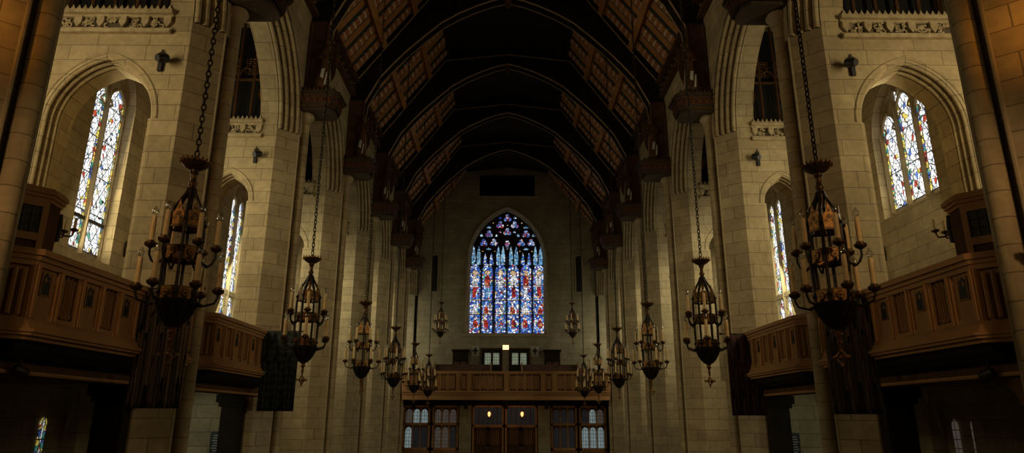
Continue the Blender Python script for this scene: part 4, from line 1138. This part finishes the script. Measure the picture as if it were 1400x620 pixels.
for xx in (-5.4, -2.35, 0, 2.35, 5.4):
    m.extrude([(xx-.1, YF+.1, 2.7), (xx-.1, YF+1.2, 2.7), (xx-.1, YF+1.35, 2.2), (xx-.1, YF+1.0, 2.5)], (.2, 0, 0))
wpart(m, 'brackets', BLACKWOOD, t)
# raked floor and pews
mb = MB(); mb.box(-6, 6, 42.2, YEND, 3.0, 3.75); struct(mb, 'floor_gallery', DARKOAK, 'stepped gallery floor before the end wall')
for s, sn in SIDES:
    x0, x1 = (-4.4, -.95) if s < 0 else (.95, 4.4)
    t = thing('pew', ((x0+x1)/2, 41.6, 3.0), f'long brown pew in the end gallery, {sn} of the centre aisle', 'pew', 'gallery pews')
    m = MB(); m.extrude([(x0, 41.3, 4.45), (x0, 41.22, 4.45), (x0, 41.45, 3.4), (x0, 41.55, 3.4)], (x1-x0, 0, 0)); m.extrude([(x0, 41.3, 4.45), (x0, 42.05, 4.88), (x0, 42.05, 4.82), (x0, 41.3, 4.4)], (x1-x0, 0, 0)); wpart(m, 'back', DARKOAK, t)
    m = MB(); m.box(x0, x1, 41.45, 42.0, 3.3, 3.4); wpart(m, 'seat', OAK_H, t)
    for xx in (x0, x1):
        m = MB(); m.extrude([(xx-.04, 41.2, 3.0), (xx-.04, 42.1, 3.0), (xx-.04, 42.1, 4.95), (xx-.04, 41.95, 5.0), (xx-.04, 41.2, 4.5)], (.08, 0, 0)); wpart(m, 'bench_end', OAK, t)
    xa = -3.62 if s < 0 else 2.45
    t = thing('confessional_cabinet', (xa+.5, 44.3, 3.75), f'tall dark timber cabinet against the end wall, {sn} of the gallery doors', 'cabinet', 'gallery cabinets')
    xa0, xa1 = (-3.5, -2.5) if s < 0 else (2.5, 3.5)
    m = MB(); m.box(xa0, xa1, 44.2, YEND, 3.75, 5.9); wpart(m, 'body', BLACKWOOD, t)
    m = MB(); m.box(xa0-.08, xa1+.08, 44.1, YEND, 5.9, 6.0); m.box(xa0-.04, xa1+.04, 44.15, YEND, 5.84, 5.9); wpart(m, 'cornice', BLACKWOOD, t)
    for q in (0, 1):
        m = MB(); c = xa0+.28+.44*q; m.box(c-.17, c+.17, 44.16, 44.2, 3.9, 5.2); wpart(m, 'door', HINGE, t)
    # square painted hatchments
    xh = -2.05 if s < 0 else 1.88
    t = thing('cross_plaque', (xh, YEND-.02, 5.6), f'square pale panel with a dark cross on the end wall, {sn} of the gallery doors', 'panel', 'square cross panels')
    m = MB(); m.box(xh-.26, xh+.26, YEND-.05, YEND-.005, 5.62, 6.28); wpart(m, 'board', WHITEP, t)
    m = MB(); m.box(xh-.05, xh+.05, YEND-.07, YEND-.05, 5.72, 6.18); m.box(xh-.16, xh+.16, YEND-.07, YEND-.05, 5.92, 6.04); m.extrude([(xh+.1*math.cos(a), YEND-.08, 5.98+.13*math.sin(a)) for a in [j*PI/4 for j in range(8)]], (0, .02, 0)); wpart(m, 'cross', BLACK, t)
    # gallery doors
    xd0, xd1 = (-1.6, -.32) if s < 0 else (.2, 1.48)
    t = thing(f'door_{1 if s < 0 else 2}', ((xd0+xd1)/2, YEND-.05, 3.75), f'dark gallery door with two glazed lights, {sn} of the lit sign', None, kind='structure')
    m = MB(); m.box(xd0, xd1, YEND-.06, YEND-.005, 3.75, 6.08); wpart(m, 'leaf', BLACKWOOD, t)
    m = MB(); m.box(xd0-.07, xd0, YEND-.1, YEND, 3.75, 6.15); m.box(xd1, xd1+.07, YEND-.1, YEND, 3.75, 6.15); m.box(xd0-.07, xd1+.07, YEND-.1, YEND, 6.08, 6.16); wpart(m, 'frame', DARKOAK, t)
    for q in (0, 1):
        m = MB(); c = xd0+.37+.55*q; w = .2
        m.extrude([(c-w, YEND-.075, 5.08), (c+w, YEND-.075, 5.08), (c+w, YEND-.075, 5.82), (c-w, YEND-.075, 5.82)], (0, .012, 0)); o = m.build('glazed_light', PANE_GREEN, t, origin=t['_o'])
        o.location = (0, 0, 0)
t = thing('lit_sign', (-.05, YEND-.1, 6.05), 'small glowing orange sign between the two gallery doors', 'sign')
m = MB(); m.box(-.27, .17, YEND-.12, YEND-.02, 6.02, 6.36); wpart(m, 'box', BLACK, t)
m = MB(); m.box(-.25, .15, YEND-.13, YEND-.12, 6.04, 6.34); wpart(m, 'lit_face', EXITL, t)

# doors and glazed screens beneath the gallery
YS = 40.6
mb = MB(); mb.box(-6.1, 6.1, YS, YS+.3, 2.4, 2.72); mb.box(-6.1, 6.1, YS+.6, YS+.7, FLOOR, 2.7)
struct(mb, 'wall_vestibule', BLACKWOOD, 'dark timber header wall beneath the end gallery')
for s, sn in SIDES:
    mb = MB(); x0, x1 = (-2.72, -2.02) if s < 0 else (1.86, 2.56)
    mb.box(x0, x1, YS-.15, YS+.35, FLOOR, 2.4); struct(mb, f'wall_pier_{sn}', STONE_END, f'plain square stone pier beneath the end gallery, {sn} of the double doors')
scr = [(-6.0, -4.42, [2, 1, 1, 1, 0, 0], 'outermost left glazed timber screen beneath the end gallery, with bright panes'), (-4.3, -2.76, [2, 2, 2, 2, 2, 3], 'inner left glazed timber screen beneath the end gallery, with pinkish panes'),
       (2.6, 4.14, [3, 3, 3, 3, 3, 3], 'inner right glazed timber screen beneath the end gallery, dark throughout'), (4.26, 5.84, [3, 1, 2, 1, 1, 1], 'outermost right glazed timber screen beneath the end gallery, with pale panes')]
PM = {0: PANE_DARK, 1: PANE_PALE, 2: PANE_DIM, 3: PANE_DARK}
for x0, x1, pm, lab in scr:
    t = thing('glazed_screen', ((x0+x1)/2, YS, FLOOR), lab, 'screen', 'glazed screens below the gallery')
    m = MB(); m.box(x0, x0+.12, YS-.1, YS+.1, FLOOR, 2.4); m.box(x1-.12, x1, YS-.1, YS+.1, FLOOR, 2.4); m.box(x0, x1, YS-.1, YS+.1, 2.28, 2.4); m.box(x0, x1, YS-.1, YS+.1, 1.28, 1.42); m.box(x0, x1, YS-.1, YS+.1, -.12, .04); wpart(m, 'frame', OAK, t)
    m = MB(); m.box(x0+.12, x1-.12, YS-.04, YS+.06, FLOOR, -.12); wpart(m, 'base_panel', OAK, t)
    w = (x1-x0-.24)/3
    for i in range(1, 3):
        m = MB(); xx = x0+.12+i*w; m.box(xx-.035, xx+.035, YS-.07, YS+.07, .04, 2.28); wpart(m, 'mullion', OAK, t)
    for r in (0, 1):
        for i in range(3):
            xa = x0+.12+i*w+.035; xb = xa+w-.07; zb, zt = ((1.42, 2.28), (.04, 1.28))[r]
            S = (xb-xa)/2; hd = [((xa+xb)/2+u, z) for u, z in arch_curve(S, S*1.25, zt-.32, 6)]
            m = MB(); m.extrude([(xb, YS, zb), (xa, YS, zb)] + [(u, YS, z) for u, z in hd[::-1]], (0, .012, 0))
            m.mat(1)
            hl = hd[:len(hd)//2+1]; hr = hd[len(hd)//2:]
            for lst, cx in ((hl, xb), (hr, xa)):
                m.extrude([(u, YS-.03, z) for u, z in lst] + [(lst[-1][0] if lst is hl else cx, YS-.03, zt), (cx if lst is hl else lst[0][0], YS-.03, zt)], (0, .05, 0))
            o = m.build('leaded_pane', [PM[pm[r*3+i]], DARKOAK], t, origin=t['_o']); o.location = (0, 0, 0)
for s, sn in SIDES:
    x0, x1 = (-1.96, -.14) if s < 0 else (-.06, 1.8)
    t = thing('double_door', ((x0+x1)/2, YS, FLOOR), f'{sn} pair of dark oak doors with barred lights beneath the end gallery', 'door', 'double doors')
    m = MB(); m.box(x0, x0+.1, YS-.12, YS+.1, FLOOR, 2.4); m.box(x1-.1, x1, YS-.12, YS+.1, FLOOR, 2.4); m.box(x0, x1, YS-.12, YS+.1, 1.18, 1.32); m.box(x0, x1, YS-.12, YS+.1, 2.3, 2.4); wpart(m, 'frame', OAK, t)
    m = MB(); m.box(x0+.1, x1-.1, YS-.02, YS+.03, 1.32, 2.3)
    m.mat(1); n = 6
    for i in range(1, n): xx = x0+.1+(x1-x0-.2)*i/n; m.box(xx-.02, xx+.02, YS-.06, YS, 1.32, 2.3)
    wpart(m, 'fanlight', [PANE_DARK, DARKOAK], t)
    xm = (x0+x1)/2
    for xa, xb in ((x0+.1, xm-.005), (xm+.005, x1-.1)):
        m = MB(); m.box(xa, xb, YS-.05, YS, FLOOR, 1.18)
        m.box(xa, xa+.1, YS-.09, YS-.05, FLOOR, 1.18); m.box(xb-.1, xb, YS-.09, YS-.05, FLOOR, 1.18); m.box(xa, xb, YS-.09, YS-.05, .12, .24); m.box(xa, xb, YS-.09, YS-.05, .98, 1.18)
        lf = wpart(m, 'door_leaf', DARKOAK, t)
        m = MB()
        for i in range(1, 5): xx = xa+.1+(xb-xa-.2)*i/5; m.box(xx-.015, xx+.015, YS-.075, YS-.05, .24, .98)
        m.build('bars', OAK, lf, origin=t['_o']).location = (0, 0, 0)
        m = MB(); m.ball((xm+(.08 if xa > xm-.01 else -.08), YS-.12, .02), .045, 8, 6); m.build('handle', GILT, lf, origin=t['_o'], smooth=True).location = (0, 0, 0)
    xl = xm+(-.0)
    xl = -.98 if s < 0 else .92
    t = thing('lantern', (xl, YS-.55, 1.7), f'small glowing lantern hanging before the {sn} double door', 'lantern', 'glowing lanterns')
    m = MB(); m.tube([(xl, YS-.55, 2.12), (xl, YS-.55, 2.7)], .012, 6); wpart(m, 'rod', IRON, t)
    m = MB()
    for a in range(6):
        q = a*PI/3; m.tube([(xl+.11*math.cos(q), YS-.55+.11*math.sin(q), 1.72), (xl+.13*math.cos(q), YS-.55+.13*math.sin(q), 2.0), (xl+.03*math.cos(q), YS-.55+.03*math.sin(q), 2.12)], .012, 5)
    m.lathe([(.05, 1.66), (.12, 1.7), (.12, 1.73), (.05, 1.74)], xl, YS-.55, 0, 12); wpart(m, 'cage', IRON, t)
    m = MB(); m.lathe([(.03, 1.78), (.08, 1.85), (.085, 1.98), (.03, 2.04)], xl, YS-.55, 0, 12); wpart(m, 'lamp', LAMP, t, smooth=True)

# ------------------------------------------------------------------ unseen crossing behind the camera (closes the room)
mb = MB()
mb.box(-13.2, -13, -13, P(0)-.75, FLOOR, 19.3); mb.box(13, 13.2, -13, P(0)-.75, FLOOR, 19.3); mb.box(-13.2, 13.2, -13.2, -13, FLOOR, 19.3)
for s in (-1, 1): mb.box(min(s*10, s*13.2), max(s*10, s*13.2), P(0)-.75, P(0)-.55, FLOOR, 19.3)
struct(mb, 'wall_crossing', STONE, 'limestone walls of the crossing')
mb = MB(); mb.box(-13.2, 13.2, -13.2, P(0)-2.9, 19.2, 19.4); struct(mb, 'ceiling_crossing', BLACKWOOD, 'dark ceiling of the crossing')

# ------------------------------------------------------------------ light
def area(name, loc, target, sx, sy, power, col):
    d = bpy.data.lights.new(name, 'AREA'); d.shape = 'RECTANGLE'; d.size = sx; d.size_y = sy; d.energy = power; d.color = col
    o = bpy.data.objects.new(name, d); COL.objects.link(o); o.location = loc
    o.rotation_euler = (Vector(target)-Vector(loc)).to_track_quat('-Z', 'Y').to_euler(); return o
def spot(name, loc, target, power, col, angle=70, blend=.8, r=.15):
    d = bpy.data.lights.new(name, 'SPOT'); d.energy = power; d.color = col; d.spot_size = math.radians(angle); d.spot_blend = blend; d.shadow_soft_size = r
    o = bpy.data.objects.new(name, d); COL.objects.link(o); o.location = loc
    o.rotation_euler = (Vector(target)-Vector(loc)).to_track_quat('-Z', 'Y').to_euler(); return o
# added fill lamps in the unseen transepts and chancel; no windows stand there
for s in (-1, 1):
    area('transept_fill', (s*12.8, -1.5, 9), (-s*6, 22, 7), 5, 9, 55, (1.0, .80, .5))
area('chancel_fill', (0, -12.5, 10), (0, 20, 9), 7, 9, 150, (1.0, .58, .25))
# warm floodlights on the near piers
for s in (-1, 1):
    spot('pier_floodlight', (s*6.3, 5.2, 6.3), (s*6.8, 7.1, 6.3), 105, (1.0, .40, .055), 64, 1.0)
for s in (-1, 1):
    spot('balcony_accent_fill', (s*5.4, 4.4, 4.9), (s*5.2, 9.5, 3.6), 112, (1.0, .62, .29), 66, .9)  # added accent spot brightening the near balcony and chandelier
# daylight of the aisle windows, with added fill lamps for the cross walls
for s in (-1, 1):
    area('aisle_fill', (s*9.72, 8.8, 7.6), (s*7.0, 12.2, 6.7), .25, 3.0, 112, (1.0, .82, .48))  # added fill lamp for the second cross wall, no window here
    area('window_light', (s*10.1, 15.58, 7.6), (0, 15.58, 7.0), 1.4, 4.0, 65, (1.0, .86, .5))
    area('aisle_fill', (s*9.2, 13.4, 7.2), (s*6.0, 15.3, 6.4), .4, 2.4, 82, (1.0, .86, .54))  # added fill lamp for the third cross wall
    for k in range(2, 7):
        area('aisle_window_light', (s*8.5, P(k)+BAY/2-.2, 6.4), (s*7.0, P(k+1)-.8, 5.4), .8, 3.8, 66, (1.0, .92, .62))
for xl in (-.98, .92):
    d = bpy.data.lights.new('lantern_light', 'POINT'); d.energy = 3; d.color = (1.0, .5, .18); d.shadow_soft_size = .08
    o = bpy.data.objects.new('lantern_light', d); COL.objects.link(o); o.location = (xl, YS-.75, 1.95)
area('great_window_light', (0, YEND-.2, 10.5), (0, 30, 8), 4.5, 6.5, 12, (.8, .85, 1.0))
spot('ground_aisle_fill', (-7.9, 14.2, 2.3), (-7.42, 17.5, .9), 60, (.95, 1.0, .78), 62, .8, .2)  # added spot that brightens the ground-storey wall
spot('ground_aisle_fill', (7.9, 14.2, 2.3), (7.42, 17.5, .9), 42, (.95, 1.0, .74), 62, .8, .2)  # added spot, same for the right aisle

w = bpy.data.worlds.new('World'); SC.world = w; w.use_nodes = True
w.node_tree.nodes['Background'].inputs[0].default_value = (.5, .6, .75, 1); w.node_tree.nodes['Background'].inputs[1].default_value = .05

# ------------------------------------------------------------------ camera
F = 913.0
cd = bpy.data.cameras.new('camera'); cd.sensor_width = 36; cd.lens = F*36/1400; cd.clip_end = 200
cam = bpy.data.objects.new('camera', cd); COL.objects.link(cam); SC.camera = cam
def unit(v): return v.normalized()
fc = unit(Vector((692-700, 310-572, -F))); zc = unit(Vector((709-700, 310+2900, -F))); zc = unit(zc - fc*zc.dot(fc)); xc = fc.cross(zc)
Rm = Matrix((xc, fc, zc))             # rows: world axes in camera coordinates
cam.matrix_world = Matrix.Translation((0, 0, 1.7)) @ Rm.to_4x4()
SC.view_settings.view_transform = 'Standard'; SC.view_settings.look = 'None'; SC.view_settings.gamma = 1; SC.view_settings.use_curve_mapping = False
SC.view_settings.exposure = 0
SC.cycles.use_denoising = True
for o in ORIG:
    if '_o' in o: del o['_o']
